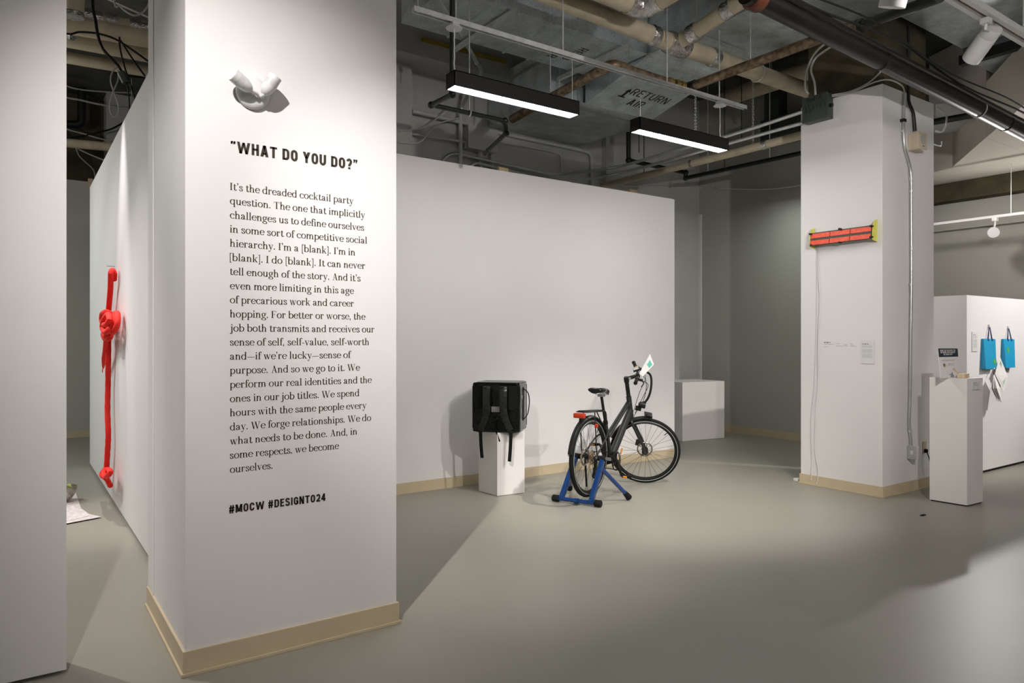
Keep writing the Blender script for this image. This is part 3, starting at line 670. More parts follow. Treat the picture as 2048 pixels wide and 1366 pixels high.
wire('thin dark cable strung along the recess walls below the pipes', spline([onY(1200, 365, 7.86), onY(1245, 371, 7.86), onY(1405, 376, 7.86), onX(1440, 377, 9.30), onX(1535, 378, 9.30), onX(1605, 370, 9.30)], 6), .011, 'wallpipe')
# dark cabinet and chains in the recess
q0, q1 = onX(1533, 245, 9.2), onX(1562, 165, 9.2)
t = thing('electrical_cabinet', 'dark grey electrical cabinet high on the recess wall', 'cabinet', (9.3, q1.y, q0.z))
MB().box((9.14, q1.y, q0.z), (9.355, q0.y, q1.z), .01).build('cabinet_body', 'greypaint', t)
MB().box((9.12, q1.y - .45, q0.z - .35), (9.355, q0.y + .05, q0.z + .02), .01).build('trough', 'greypaint', t)
for k, (px, y, zt, zb, lab) in enumerate([(1391, 5.6, 4.50, 3.80, 'hanging chain left of the right lamp cable'), (1506, 5.6, 5.45, 3.85, 'hanging chain nearer the dark cabinet')]):
    q = onY(px, 250, y); mb = MB()
    for i in range(int((zt - zb) / .036)): mb.torus((q.x, q.y, zt - .02 - i * .036), (1, 0, 0) if i % 2 else (0, 1, 0), .013, .0035, 8, 4)
    tag(mb.build('chain', 'strut'), lab, 'chain', 'chains over the recess')
for k, (px, y, zb, lab) in enumerate([(1449, 6.2, 3.75, 'thin steel rod hanging behind the right lamp cable'), (1483, 6.2, 4.2, 'thin steel rod hanging left of the dark cabinet'), (1278, 6.6, 3.9, 'thin steel rod hanging over the left end of the right lamp'), (1288, 6.9, 3.75, 'thin steel rod reaching down to the tan pipe')]):
    q = onY(px, 300, y); tag(MB().cyl((q.x, q.y, zb), (q.x, q.y, 5.45 if px > 1300 else 4.29), .006, 6).build('threaded_rod', 'blackpipe'), lab, 'rod', 'hanging rods over the recess')

# ================================================================== LONG STRUT AND LINEAR LAMPS
LY = 4.6
t = thing('strut_channel', 'long slotted steel channel hung level above both linear lamps', 'channel', (2.36, LY, 3.86))
MB().box((2.36, LY - .02, 3.86), (6.16, LY + .02, 3.866)).box((2.36, LY - .022, 3.835), (6.16, LY - .016, 3.872)).box((2.36, LY + .016, 3.835), (6.16, LY + .022, 3.872)).build('channel', 'strut', t, smooth=False)
for x in (2.40, 2.72, 3.75, 5.0, 5.75): MB().cyl((x, LY, 3.84), (x, LY, 5.45 if x < 5.6 else 4.55), .006, 6).build('threaded_rod', 'strut', t)
def lamp(x0, x1, lab, canopy_x, thin_x, side):
    t = thing('linear_lamp', lab, 'lamp', ((x0 + x1) / 2, LY, 3.35), group='linear lamps on the long channel')
    h, wd = .115, .062
    mb = MB(); mb.box((x0, LY - wd, 3.35), (x1, LY - wd + .006, 3.35 + h)).box((x0, LY + wd - .006, 3.35), (x1, LY + wd, 3.35 + h)).box((x0, LY - wd, 3.35 + h - .006), (x1, LY + wd, 3.35 + h))
    mb.box((x0, LY - wd, 3.35), (x0 + .006, LY + wd, 3.35 + h)).box((x1 - .006, LY - wd, 3.35), (x1, LY + wd, 3.35 + h)); mb.build('housing', 'lampblk', t, smooth=False)
    MB().box((x0 + .008, LY - wd + .008, 3.353), (x1 - .008, LY + wd - .008, 3.362)).build('diffuser', 'lampon', t, smooth=False)
    MB().lathe([(0, .001), (.001, .062), (.006, .062), (.016, .05), (.017, .001)], (canopy_x, LY, 3.795), (canopy_x, LY, 4), 28).build('canopy', 'white', t)
    MB().box((canopy_x - .03, LY - .03, 3.812), (canopy_x + .03, LY + .03, 3.84)).build('mounting_box', 'strut', t, smooth=False)
    pts = [(canopy_x + .003 * math.sin(i * 1.9), LY + .003 * math.cos(i * 1.7), 3.46 + (3.80 - 3.46) * i / 12) for i in range(13)]
    MB().tube(pts, .0045, 6).build('power_cord', 'white', t)
    for x in thin_x: MB().cyl((x, LY, 3.46), (x, LY, 3.85), .0022, 6).build('suspension_wire', 'strut', t)
lamp(2.670, 3.876, 'black linear lamp hanging on the left, nearer the front pillar, lit white', 2.705, (3.85,), 0)
lamp(4.585, 5.815, 'black linear lamp hanging on the right, nearer the far pillar, lit white', 5.76, (4.65,), 1)

# ================================================================== FITTINGS ON THE FAR PILLAR
YF, XF = QY0, QX0
# grey panel box with handwriting
bx = 6.53
a0, a1 = onX(1605, 247, bx), onX(1654, 186, bx)
t = thing('panel_box', 'dark grey electrical box with handwritten circuit numbers on the far pillar', 'electrical box', (XF, a1.y, a0.z))
MB().box((bx + .006, a1.y, a0.z), (XF - .001, a0.y, a1.z + .01), .004).build('box_body', 'greypaint', t)
MB().box((bx, a1.y - .004, a0.z - .004), (bx + .006, a0.y + .004, a1.z + .014), .001).build('cover', 'greypaint', t)
mb = MB(); hh = a1.z - a0.z; wd = a0.y - a1.y
for tx, yy, x0, x1, s in [('Panel “A”', .82, .18, .84, .055), ('2, 4, 11, 13, 8, 11', .62, .10, .92, .034), ('15, 16, 20, 22, 24, 26', .49, .10, .95, .034), ('32, 30', .37, .10, .36, .034)]:
    ps = fit(sans(tx, 1, .01), x0 * wd, x1 * wd); e_ = extent(ps); k = s / max(.02, e_[3] - e_[2])
    put(mb, [[(p[0], p[1] * k) for p in q] for q in ps], (bx - .0015, a0.y, a0.z + yy * hh), (0, -1, 0), (0, 0, 1))
mb.build('handwriting', 'stencil', t, smooth=False)
MB().cyl((bx + .05, a1.y - .03, a0.z + .12), (bx + .05, a1.y, a0.z + .12), .018, 10).build('connector', 'blackpipe', t)
# speaker box
q = onY(1815.5, 262, YF); c0 = Vector((7.114, 3.338, 3.306)); c1 = Vector((7.277, YF - .001, 3.474))
t = thing('speaker_box', 'small beige alarm box with round grille on the far pillar', 'alarm', (7.19, YF, 3.3))
MB().box(c0, c1, .008).build('box_body', 'beige', t)
mb = MB(); mb.cyl((7.195, 3.333, 3.405), (7.195, 3.337, 3.405), .045, 28); mb.build('grille', 'greyink', t)
MB().box((7.187, 3.330, 3.335), (7.203, 3.337, 3.347)).build('indicator', 'darkink', t, smooth=False)
pts = [onY(px, py, YF - .03) for px, py in [(1817, 172), (1817, 205), (1827, 225), (1830, 262)]]
pts.insert(0, Vector((pts[0].x, YF - .03, 4.5)))
tag(MB().tube(fillet(pts, .1), .016, 8).build('conduit', 'blackpipe'), 'black conduit bending down the far pillar to the beige alarm box', 'conduit')
# steel conduit down to the socket
t = thing('conduit', 'long steel conduit running down the far pillar to the socket box', 'conduit', tuple(onY(1820, 905, YF)))
pts = [onY(px, py, YF - .022) for px, py in [(1810, 186), (1807, 235), (1807, 290), (1822, 335), (1823, 540), (1820, 800), (1818, 850), (1822, 880), (1822, 912)]]
MB().tube(fillet(pts, .2), .013, 10).build('conduit_run', 'emt', t)
for px, py in [(1806.5, 240), (1806.5, 262), (1822, 358), (1822.5, 382), (1823, 497), (1822, 569), (1820, 862)]:
    p = onY(px, py, YF - .022); MB().cyl(p - Vector((0, 0, .012)), p + Vector((0, 0, .012)), .018, 10).build('strap', 'strut', t)
q = onY(1806.5, 241, YF - .02); MB().box(q - Vector((.026, .02, .014)), q + Vector((.026, .019, .014)), .002).build('bracket', 'blackpipe', t)
tag(MB().tube(spline([onX(1664, 193, XF - .05), onX(1700, 186, XF - .03), onX(1750, 164, XF - .03), onX(1780, 160, XF - .1), onY(1804, 172, YF - .03), onY(1810, 190, YF - .022)], 6), .007, 7).build('cable', 'gcable'), 'grey armoured cable arching from the panel box over the far pillar corner', 'cable')
tag(MB().tube(spline([onX(1664, 190, XF - .05), onX(1700, 183, XF - .02), onX(1738, 165, XF - .02), onX(1768, 137, XF - .02)], 6), .007, 7).build('cable', 'gcable'), 'grey armoured cable rising from the panel box across bare concrete', 'cable')
for lab, pp in [('outer grey flexible conduit looping up from the panel box', [(1617, 188), (1611, 178), (1612, 150), (1622, 120), (1636, 100), (1655, 84)]),
                ('inner grey flexible conduit looping up from the panel box', [(1631, 190), (1629, 165), (1622, 140), (1630, 118), (1648, 103), (1668, 90)])]:
    tag(MB().tube(spline([onX(px, py, XF - .06) for px, py in pp], 6), .011, 8).build('conduit', 'gcable'), lab, 'conduit', 'flexible conduits above the panel box')
t = thing('socket_box', 'steel socket box with white outlet low on the far pillar', 'socket', (7.1, YF, .35))
s0 = onY(1811, 934, YF); s1 = onY(1830, 910, YF - .075)
zb, zt = .325, .445
MB().box((s1.x - .001, YF - .085, zb), (s1.x + .055, YF - .001, zt), .004).build('box_body', 'plinth', t)
MB().box((s1.x - .006, YF - .088, zb - .003), (s1.x - .0015, YF - .004, zt + .003), .001).build('faceplate', 'emt', t)
MB().box((s1.x - .010, YF - .058, .365), (s1.x - .006, YF - .034, .405), .002).build('outlet', 'white', t)
t2 = thing('outlet_plate', 'beige outlet plate with plug behind the right plinth', 'outlet', (7.42, YF, .4))
MB().box((7.40, YF - .006, .34), (7.48, YF - .0005, .46), .002).build('plate', 'beige', t2); MB().box((7.42, YF - .035, .35), (7.45, YF - .007, .385), .005).build('plug', 'rubber', t2)
MB().tube(spline([(7.435, YF - .03, .35), (7.45, YF - .05, .27), (7.50, YF - .035, .14), (7.52, YF - .03, .02)], 5), .005, 6).build('cord', 'rubber', t2)
# orange panel light on its lime brackets
hx = 6.56; y0, y1, z0, z1 = 3.50, 4.117, 2.418, 2.53
t = thing('wall_panel_sculpture', 'wall-hung bank of six bright orange panels in a dark frame with lime brackets', 'wall piece', (XF, (y0 + y1) / 2, z0))
def tl(p): return Vector((hx - .018 * (1 - (p[2] - z0) / (z1 - z0)) + p[0], p[1], p[2]))
def slab(ya, yb, za, zb_, x0=0, x1=.012):
    mb = MB(); mb.extrude([tl((x0, ya, za)), tl((x0, yb, za)), tl((x0, yb, zb_)), tl((x0, ya, zb_))], (x1 - x0, 0, 0)); return mb
slab(y0 - .004, y1 + .004, z0 - .006, z1 + .012, .002, .03).build('frame', 'olive', t, smooth=False)
L = (y1 - y0) / 3; hz_ = (z1 - z0)
for i in range(3):
    for (u, v_) in ((0, .39), (.60, 1)):
        slab(y0 + i * L + .004, y0 + (i + 1) * L - .004, z0 + u * hz_, z0 + v_ * hz_, -.004, .002).build('orange_panel', 'orange', t, smooth=False)
for yy, s in ((y0 - .012, -1), (y1 + .006, 1)):
    mb = MB(); mb.extrude([(hx - .01, yy, z0 - .012), (XF - .001, yy, z0 - .03), (XF - .001, yy, z1 + .07), (hx + .03, yy, z1 + .06), (hx, yy, z1 + .005)], (0, .006, 0)); mb.build('bracket', 'lime', t, smooth=False)
for yy, zz in ((y0, z0 + .01), (y0, z1), (y1, z1), (y1 - .01, z0), ((y0 + y1) / 2, z1 + .012), ((y0 + y1) / 2, z0 - .006)):
    MB().box((hx - .03, yy - .012, zz - .008), (hx + .012, yy + .006, zz + .010), .003).build('clip', 'blackpipe', t)
for lab, pp in [('white cord hanging down the far pillar below the orange panels', [(1637, 490), (1637, 560), (1640, 600), (1636, 680), (1636, 760), (1631, 830), (1630, 900), (1637, 940), (1633, 972)]),
                ('second thin white cord hanging slightly left below the orange panels', [(1634, 492), (1634, 600), (1632, 700), (1628, 780), (1622, 850), (1624, 920), (1622, 960)])]:
    pts = [onX(px, py, XF - .012 if py < 930 else XF - .028) for px, py in pp]; pts[-1].z = max(pts[-1].z, .02)
    MB().tube(spline(pts, 5), .0032, 6).build('power_cord', 'white', t)
q = onZ(1596, 962, 0); tag(MB().box((q.x - .04, q.y - .03, .001), (q.x + .05, q.y + .03, .03), .006).build('power_adapter', 'white'), 'small white power adapter on the floor at the far pillar base', 'adapter')
# labels
def plaque(lab, o, u, v, wd, h, t_=.006, rows=None, name='label_plaque'):
    o, u, v = Vector(o), Vector(u), Vector(v); n = u.cross(v)
    t = thing(name, lab, 'label', tuple(o))
    mb = MB(); mb.extrude([o + n * .0005, o + u * wd + n * .0005, o + u * wd + v * h + n * .0005, o + v * h + n * .0005], n * t_); mb.build('card', 'plaque', t, smooth=False)
    mb = MB(); bars(mb, o + n * (t_ + .0009), u, v, [(wd * .13, wd * .62, h * .83, h * .035)]); mb.build('heading', 'darkink', t, smooth=False)
    mb = MB(); bars(mb, o + n * (t_ + .0009), u, v, [(wd * .13, wd * .87 * (1 if i % 4 else .9), h * (.77 - i * .034), h * .014) for i in range(rows or 16) if i not in (3, 4, 10)]); mb.build('print', 'greyink', t, smooth=False)
pz0 = onX(1722, 727, XF); pz1 = onX(1749, 681, XF)
plaque('white printed label card beside small wall print on the far pillar', (XF, pz0.y, pz0.z), (0, -1, 0), (0, 0, 1), pz0.y - pz1.y, pz1.z - pz0.z)
mb = MB(); o = onX(1648, 690, XF - .0012)
def ly(px): return o.y - onX(px, 690, XF).y
bars(mb, o, (0, -1, 0), (0, 0, 1), [(0, ly(1661), .02, .010)]); tag(mb.build('wall_print', 'darkink', smooth=False), 'bold small print heading on the far pillar left of the label card', 'lettering')
mb = MB(); bars(mb, o, (0, -1, 0), (0, 0, 1), [(0, ly(1668), .004, .006), (0, ly(1656), -.02, .005), (ly(1673), ly(1679), .012, .005), (ly(1673), ly(1686), -.012, .006), (ly(1688), ly(1695), .002, .006), (ly(1688), ly(1695), -.01, .006), (ly(1701), ly(1706), .01, .006), (ly(1702), ly(1713), -.014, .006), (ly(1702), ly(1707), -.002, .005)])
tag(mb.build('wall_print', 'greyink', smooth=False), 'faint grey scattered small print on the far pillar under the orange panels', 'lettering')

# ================================================================== PLINTHS
def plinth(lab, poly, h, gap=.012):
    t = thing('plinth', lab, 'plinth', (sum(p[0] for p in poly) / len(poly), sum(p[1] for p in poly) / len(poly), 0))
    MB().prism(poly, gap, h).build('body', 'plinth', t, smooth=False)
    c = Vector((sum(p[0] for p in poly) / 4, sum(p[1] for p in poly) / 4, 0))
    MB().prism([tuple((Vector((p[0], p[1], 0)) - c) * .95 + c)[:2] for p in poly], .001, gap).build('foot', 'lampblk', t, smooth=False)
    return t
plinth('short white plinth carrying the black delivery backpack', [(3.73, 5.55), (4.03, 5.525), (4.015, 5.825), (3.715, 5.85)], .598, .004)
plinth('tall narrow white plinth in front of the far pillar holding a poster', [(6.885, 2.825), (7.165, 2.81), (7.15, 3.115), (6.87, 3.13)], 1.13)
plinth('wide low white plinth standing in the shadowed recess behind the partition', [(7.93, 7.0), (8.74, 6.90), (8.82, 7.50), (8.01, 7.60)], .855, .004)

# ================================================================== DELIVERY BACKPACK
W_, D_, H__ = .45, .36, .465
t = thing('delivery_backpack', 'black boxy vinyl delivery backpack on the short white plinth', 'backpack', (3.865, 5.70, .60), (0, 0, R(-47)))
# local: front (worn side) faces -y, right is +x
def L_(mb, name, m, parent=t): return mb.build(name, m, parent, local=True)
mb = MB(); mb.box((-W_ / 2, -D_ / 2, .001), (W_ / 2, D_ / 2, H__), .012)
bmesh.ops.subdivide_edges(mb.bm, edges=mb.bm.edges[:], cuts=3, use_grid_fill=True)
rnd = random.Random(5)
for v in mb.bm.verts:
    if abs(v.co.z - .001) > .01: v.co += Vector((rnd.uniform(-1, 1), rnd.uniform(-1, 1), rnd.uniform(-1, 1))) * .003
L_(mb, 'body', 'bagblk')
mb = MB()
for s, pl in ((-D_ / 2 - .002, 1), (D_ / 2 + .002, 1)):
    c = [(-W_ / 2 + .004, s, .008), (W_ / 2 - .004, s, .008), (W_ / 2 - .004, s, H__ - .004), (-W_ / 2 + .004, s, H__ - .004)]
    P = []
    for i in range(4):
        a_, b_ = Vector(c[i]), Vector(c[(i + 1) % 4]); d_ = (b_ - a_).normalized() * .03; P += [a_ + d_, b_ - d_]
    mb.tube(P, .008, 8, closed=True)
L_(mb, 'piping', 'webbing')
mb = MB(); mb.box((W_ / 2 + .001, -D_ / 2 + .03, .02), (W_ / 2 + .005, D_ / 2 - .03, H__ - .03)); L_(mb, 'side_panel', 'bagside')
mb = MB(); mb.box((-W_ / 2 + .03, -D_ / 2 + .03, H__), (W_ / 2 - .03, D_ / 2 - .03, H__ + .004)); L_(mb, 'lid', 'bagside')
yF = -D_ / 2
for s in (-1, 1):
    x = s * .082
    mb = MB(); mb.tube(spline([(x, yF - .004, .43), (x, yF - .032, .41), (x, yF - .042, .33), (x, yF - .040, .24), (x + s * .004, yF - .028, .165)], 5), .03, 12, flat=(.037, .013, (0, -1, 0))); L_(mb, 'shoulder_strap', 'strapvinyl')
    mb = MB(); mb.box((x - .042, yF - .045, .285), (x + .042, yF - .03, .290), .001); L_(mb, 'strap_seam', 'webbing')
    mb = MB(); mb.tube([(x + s * .004, yF - .025, .165), (x + s * .03, yF - .022, .09), (x + s * .062, yF - .012, .02)], .02, 10, flat=(.033, .008, (0, -1, 0))); L_(mb, 'lower_strap', 'strapvinyl')
    mb = MB(); mb.box((x + s * .065 - .022, yF - .018, -.005), (x + s * .065 + .022, yF - .004, .018), .003); L_(mb, 'buckle', 'rubber')
    mb = MB(); L0 = -.245 if s < 0 else -.27
    mb.tube(spline([(x + s * .065, yF - .012, 0), (x + s * .060, yF - .012, L0 * .5), (x + s * .05, yF - .010, L0)], 5), .02, 10, flat=(.0165, .0025, (0, -1, 0))); L_(mb, 'strap_tail', 'webbing')
    mb = MB(); sx = s * (W_ / 2 - .055)
    mb.extrude([(sx - .045, yF - .003, .44), (sx + .045, yF - .003, .44), (sx + .045, yF - .003, .22 if s < 0 else .24), (sx, yF - .003, .21), (sx - .045, yF - .003, .24 if s < 0 else .22)], (0, -.014, 0)); L_(mb, 'pad', 'webbing')
mb = MB(); mb.box((-.042, yF - .008, .19), (.036, yF - .003, .242), .001); L_(mb, 'reflective_patch', 'reflect')
mb = MB(); mb.tube(spline([(-.03, yF - .02, .145), (.0, yF - .035, .12), (-.005, yF - .03, .06), (.02, yF - .015, -.03), (.04, yF - .012, -.085)], 5), .01, 8, flat=(.008, .002, (0, -1, 0))); L_(mb, 'sternum_strap', 'webbing')
mb = MB(); mb.tube(spline([(.03, yF - .02, .145), (.01, yF - .035, .125), (-.02, yF - .03, .10)], 5), .01, 8, flat=(.008, .002, (0, -1, 0))); L_(mb, 'sternum_buckle', 'webbing')
for s in (1, -1):
    xs = s * W_ / 2
    mb = MB(); mb.box((xs, -.05, .10), (xs + s * .008, .01, .42)); L_(mb, 'side_webbing', 'webbing')
    hz1 = [(xs + s * .008, .0, .40), (xs + s * .05, .0, .36), (xs + s * .062, .0, .27), (xs + s * .045, .0, .16), (xs + s * .008, -.01, .11)] if s > 0 else [(xs, .0, .40), (xs - .018, .0, .33), (xs - .02, .0, .2), (xs - .012, 0, .12), (xs - .014, 0, .09)]
    mb = MB(); mb.tube(spline(hz1, 6), .01, 10, flat=(.018, .0025, (1, 0, 0))); L_(mb, 'side_handle', 'webbing')
mb = MB(); mb.box((W_ / 2 + .006, -.115, .31), (W_ / 2 + .011, -.075, .345), .001); L_(mb, 'side_tag', 'reflect')

# ================================================================== BICYCLE
RA = Vector((4.24, 4.83, .418)); HD = Vector((.929, .370, 0)).normalized(); WB, WR = 1.13, .355
SA = Vector((-.34, 0, .94)).normalized()                     # steering axis, through the head tube
HT0 = Vector((.905, 0, .70)); TURN = R(-66)
ST = Matrix.Translation(HT0) @ Matrix.Rotation(TURN, 4, SA) @ Matrix.Translation(-HT0)
axF = ST @ Vector((WB, 0, WR)); nF = (ST.to_3x3() @ Vector((0, 1, 0))).normalized()
# lowest point of the turned front wheel sets the pitch of the bike
def low(p): # bike local -> world z for pitch p
    best = 9
    u = nF.orthogonal().normalized(); v = nF.cross(u)
    for i in range(72):
        q = axF + (u * math.cos(i * PI / 36) + v * math.sin(i * PI / 36)) * (WR + .0)
        best = min(best, RA.z - math.sin(p) * q.x + math.cos(p) * (q.z - WR))
    return best
lo_, hi_ = 0.0, .2
for _ in range(40):
    md = (lo_ + hi_) / 2
    if low(md) > .001: lo_ = md
    else: hi_ = md
PITCH = lo_
bike = thing('bicycle', 'dark grey electric bicycle with front wheel turned, mounted on a blue trainer stand', 'bicycle', tuple(RA), (0, PITCH, math.atan2(HD.y, HD.x)))
O0 = Vector((0, 0, -WR))                                      # local z is measured from the axle height
def BL(mb, name, m, parent=None, steer=False):
    if steer: mb.xf(ST)
    mb.xf(Matrix.Translation(O0)); return mb.build(name, m, parent or bike, local=True)
BBp = Vector((.46, 0, .285))
def wheel(cx, steer, nm, disc_side):
    c = Vector((cx, 0, WR)); Y = Vector((0, 1, 0))
    mb = MB()
    for yy in (-.011, .011): mb.torus(c + Y * yy, Y, WR - .044, .007, 56, 6)
    mb.torus(c, Y, WR - .050, .011, 56, 8)
    rim = BL(mb, nm, 'bikeblk', None, steer)
    mb = MB(); mb.torus(c, Y, WR - .021, .021, 64, 12); BL(mb, 'tyre', 'rubber', rim, steer)
    mb = MB()
    for yy in (-.0195, .0195): mb.torus(c + Y * yy, Y, WR - .030, .0025, 64, 5)
    BL(mb, 'reflective_ring', 'tring', rim, steer)
    mb = MB(); mb.lathe([(-.055, .007), (-.05, .012), (-.034, .014), (-.033, .033), (-.028, .033), (-.026, .018), (.026, .018), (.028, .033), (.033, .033), (.034, .014), (.05, .012), (.055, .007)], c, c + Y, 20); BL(mb, 'hub', 'bikeblk', rim, steer)
    n = 28
    for i in range(n):
        a_ = 2 * PI * i / n; s = 1 if i % 2 else -1; b_ = a_ + (.42 if (i // 2) % 2 else -.42)
        p0 = c + Vector((math.cos(b_) * .03, s * .030, math.sin(b_) * .03)); p1 = c + Vector((math.cos(a_) * (WR - .055), s * .004, math.sin(a_) * (WR - .055)))
        mb = MB(); mb.cyl(p0, p1, .0013, 5); BL(mb, 'spoke', 'spoke', rim, steer)
    mb = MB()
    yd = .042 * disc_side
    mb.torus(c + Y * yd, Y, .073, .0085, 40, 6); 
    for i in range(6):
        a_ = i * PI / 3; mb.cyl(c + Vector((math.cos(a_) * .02, yd, math.sin(a_) * .02)), c + Vector((math.cos(a_ + .4) * .07, yd, math.sin(a_ + .4) * .07)), .004, 6)
    BL(mb, 'brake_disc', 'disc', rim, steer)
    mb = MB(); a_ = R(55); p = c + Vector((math.cos(a_), 0, math.sin(a_))) * (WR - .062); mb.cyl(p, p - Vector((math.cos(a_), 0, math.sin(a_))) * .035, .004, 6); BL(mb, 'valve', 'rubber', rim, steer)
    return rim
wheel(0, False, 'rear_wheel', 1); wheel(WB, True, 'front_wheel', 1)
# frame
mb = MB()
HT1 = HT0 + SA * .20
mb.cyl(HT0 - SA * .01, HT1, .026, 18)
mb.tube([BBp + Vector((.02, 0, .05)), HT0 + SA * .05], [.036, .034], 16)                     # down tube
ST_t = Vector((.315, 0, .66))
mb.tube([BBp, ST_t], .019, 14)                                                               # seat tube
j = BBp.lerp(ST_t, .62)
for s in (-1, 1): mb.tube([j + Vector((0, s * .016, 0)), HT0 + SA * .14 + Vector((-.01, s * .014, 0))], .0125, 12)   # twin top tubes
mb.cyl(BBp + Vector((0, -.036, 0)), BBp + Vector((0, .036, 0)), .024, 16)
for s in (-1, 1):
    ax = Vector((0, s * .066, WR))
    mb.tube(fillet([BBp + Vector((-.02, s * .025, 0)), BBp + Vector((-.10, s * .05, .015)), ax], .08), .011, 10)
    mb.tube(fillet([ST_t + Vector((.02, s * .02, -.10)), ST_t + Vector((-.08, s * .055, -.14)), ax], .05), .008, 10)
    mb.cyl(ax - Vector((0, .006, 0)), ax + Vector((0, .006, 0)), .02, 10)
frame = BL(mb, 'frame', 'gunmetal')
mb = MB(); mb.tube([BBp + Vector((.03, 0, .02)), BBp + Vector((-.11, 0, .02))], .05, 14); mb.box(BBp + Vector((-.09, -.035, .0)), BBp + Vector((.07, .035, .085)), .02); BL(mb, 'motor_battery', 'rubber')
d = (BBp - ST_t).normalized()
mb = MB(); mb.tube([ST_t + d * .03, ST_t - d * .262], .0135, 12); mb.cyl(ST_t - d * .005, ST_t + d * .025, .024, 12); BL(mb, 'seat_post', 'bikeblk')
sp = ST_t - d * .262
mb = MB()
prof = [(-.13, .055, 0), (-.115, .078, .006), (-.07, .083, .008), (-.02, .066, .004), (.04, .038, 0), (.10, .025, -.004), (.145, .018, -.012), (.155, .006, -.016)]
rings = []
for x, hw, dz in prof:
    ring = []
    for k in range(14):
        a_ = 2 * PI * k / 14; ca, sa = math.cos(a_), math.sin(a_)
        dip = .012 * math.exp(-(ca * 3.2) ** 2) if sa > 0 and x < .02 else 0
        ring.append(mb.bm.verts.new(sp + Vector((x - .01, hw * ca, .048 + dz + (.022 if sa > 0 else .030) * sa - dip))))
    rings.append(ring)
for A_, B_ in zip(rings, rings[1:]):
    for k in range(14): mb.bm.faces.new((A_[k], A_[(k + 1) % 14], B_[(k + 1) % 14], B_[k]))
mb.bm.faces.new(rings[0]); mb.bm.faces.new(rings[-1][::-1])
sad = BL(mb, 'saddle', 'bagblk')
mb = MB()
for s in (-1, 1): mb.tube(spline([sp + Vector((-.11, s * .03, .03)), sp + Vector((-.04, s * .022, .006)), sp + Vector((.05, s * .022, .006)), sp + Vector((.12, s * .01, .025))], 4), .0035, 6)
mb.box(sp + Vector((-.025, -.028, -.012)), sp + Vector((.025, .028, .014)), .005); BL(mb, 'saddle_rail', 'silver', sad)
# fork, steerer, stem, bars
mb = MB(); cr = HT0 - SA * .03
for s in (-1, 1):
    mb.tube(fillet([cr + Vector((0, s * .02, -.005)), cr + Vector((.01, s * .056, -.03)), Vector((WB - .035, s * .058, WR + .07)), Vector((WB, s * .058, WR))], .05), (.015), 10)
    mb.cyl(Vector((WB, s * .058 - .01, WR)), Vector((WB, s * .058 + .01, WR)), .019, 12)
mb.tube([cr + Vector((0, -.05, -.012)), cr + Vector((0, .05, -.012))], .02, 10)
mb.cyl(cr, HT0, .023, 14); BL(mb, 'fork', 'gunmetal', None, True)
mb = MB(); S0 = HT1; S1 = HT1 + SA * .20
mb.cyl(S0, S1, .0205, 14)
for k in range(3): mb.torus(S0 + SA * (.02 + .05 * k), SA, .0205, .002, 18, 5)
mb.cyl(S1 - SA * .012, S1 + SA * .006, .024, 14); mb.tube([S1 - SA * .05, S1 - SA * .005], .026, 14); BL(mb, 'steerer', 'bikeblk', None, True)
BC = S1 + Vector((.105, 0, .045))
mb = MB(); mb.tube([S1 - SA * .02, S1 + Vector((.03, 0, .0)), BC], [.023, .019, .018], 12); mb.cyl(BC - Vector((0, .028, 0)), BC + Vector((0, .028, 0)), .024, 14); stem = BL(mb, 'stem', 'bikeblk', None, True)
mb = MB()
for s in (-1, 1): mb.cyl(S1 + Vector((.035, s * .012, .004)), S1 + Vector((.035, s * .024, .004)), .012, 12)
BL(mb, 'stem_bolt', 'silver', stem, True)
mb = MB(); hb = [(-.035, -.31, .025), (-.02, -.2, .022), (0, -.08, .005), (0, 0, 0), (0, .08, .005), (-.02, .2, .022), (-.035, .31, .025)]
mb.tube(spline([BC + Vector(p) for p in hb], 4), .0115, 12); bar = BL(mb, 'handlebar', 'bikeblk', None, True)
for s in (-1, 1):
    e0, e1_ = BC + Vector((-.0205, s * .205, .0225)), BC + Vector((-.037, s * .325, .025)); dv = (e1_ - e0).normalized()
    mb = MB(); mb.lathe([(0, .019), (.005, .0195), (.02, .0165), (.10, .017), (.118, .019), (.125, .019), (.126, .001)], e0, e1_, 16); g_ = BL(mb, 'grip', 'rubber', bar, True)
    mb = MB(); mb.tube([BC + Vector((-.016, s * .165, .021)), BC + Vector((-.019, s * .192, .022))], .019, 12); mb.box(BC + Vector((.0, s * .18 - .014, .008)), BC + Vector((.04, s * .18 + .014, .03)), .006); BL(mb, 'brake_clamp', 'bikeblk', bar, True)
    mb = MB(); mb.tube(spline([BC + Vector((.035, s * .18, .015)), BC + Vector((.05, s * .22, .005)), BC + Vector((.03, s * .30, -.005))], 5), .006, 8); BL(mb, 'brake_lever', 'bikeblk', bar, True)
mb = MB(); q = BC + Vector((-.012, .135, .018)); mb.sphere(q + Vector((0, 0, .022)), .021, 14, (1, 1, .8)); BL(mb, 'bell', 'brass', bar, True)
mb = MB(); mb.box((-.035, -.045, -.008), (.03, .045, .010), .005); mb.xf(Matrix.Translation(BC + Vector((-.02, .035, .05))) @ Matrix.Rotation(R(-30), 4, 'Y')); disp = BL(mb, 'display', 'bikeblk', bar, True)
mb = MB(); mb.box((-.029, -.038, .0105), (.02, .038, .0125)); mb.xf(Matrix.Translation(BC + Vector((-.02, .035, .05))) @ Matrix.Rotation(R(-30), 4, 'Y')); BL(mb, 'screen', 'greyink', disp, True)
hl = cr + Vector((.075, 0, .16))
mb = MB(); mb.lathe([(-.04, .012), (-.03, .028), (.02, .034), (.028, .034), (.03, .03)], hl, hl + Vector((1, 0, 0)), 20); mb.box(hl + Vector((-.06, -.006, -.07)), hl + Vector((0, .006, -.02)), .003); hlo = BL(mb, 'headlight', 'bikeblk', None, True)
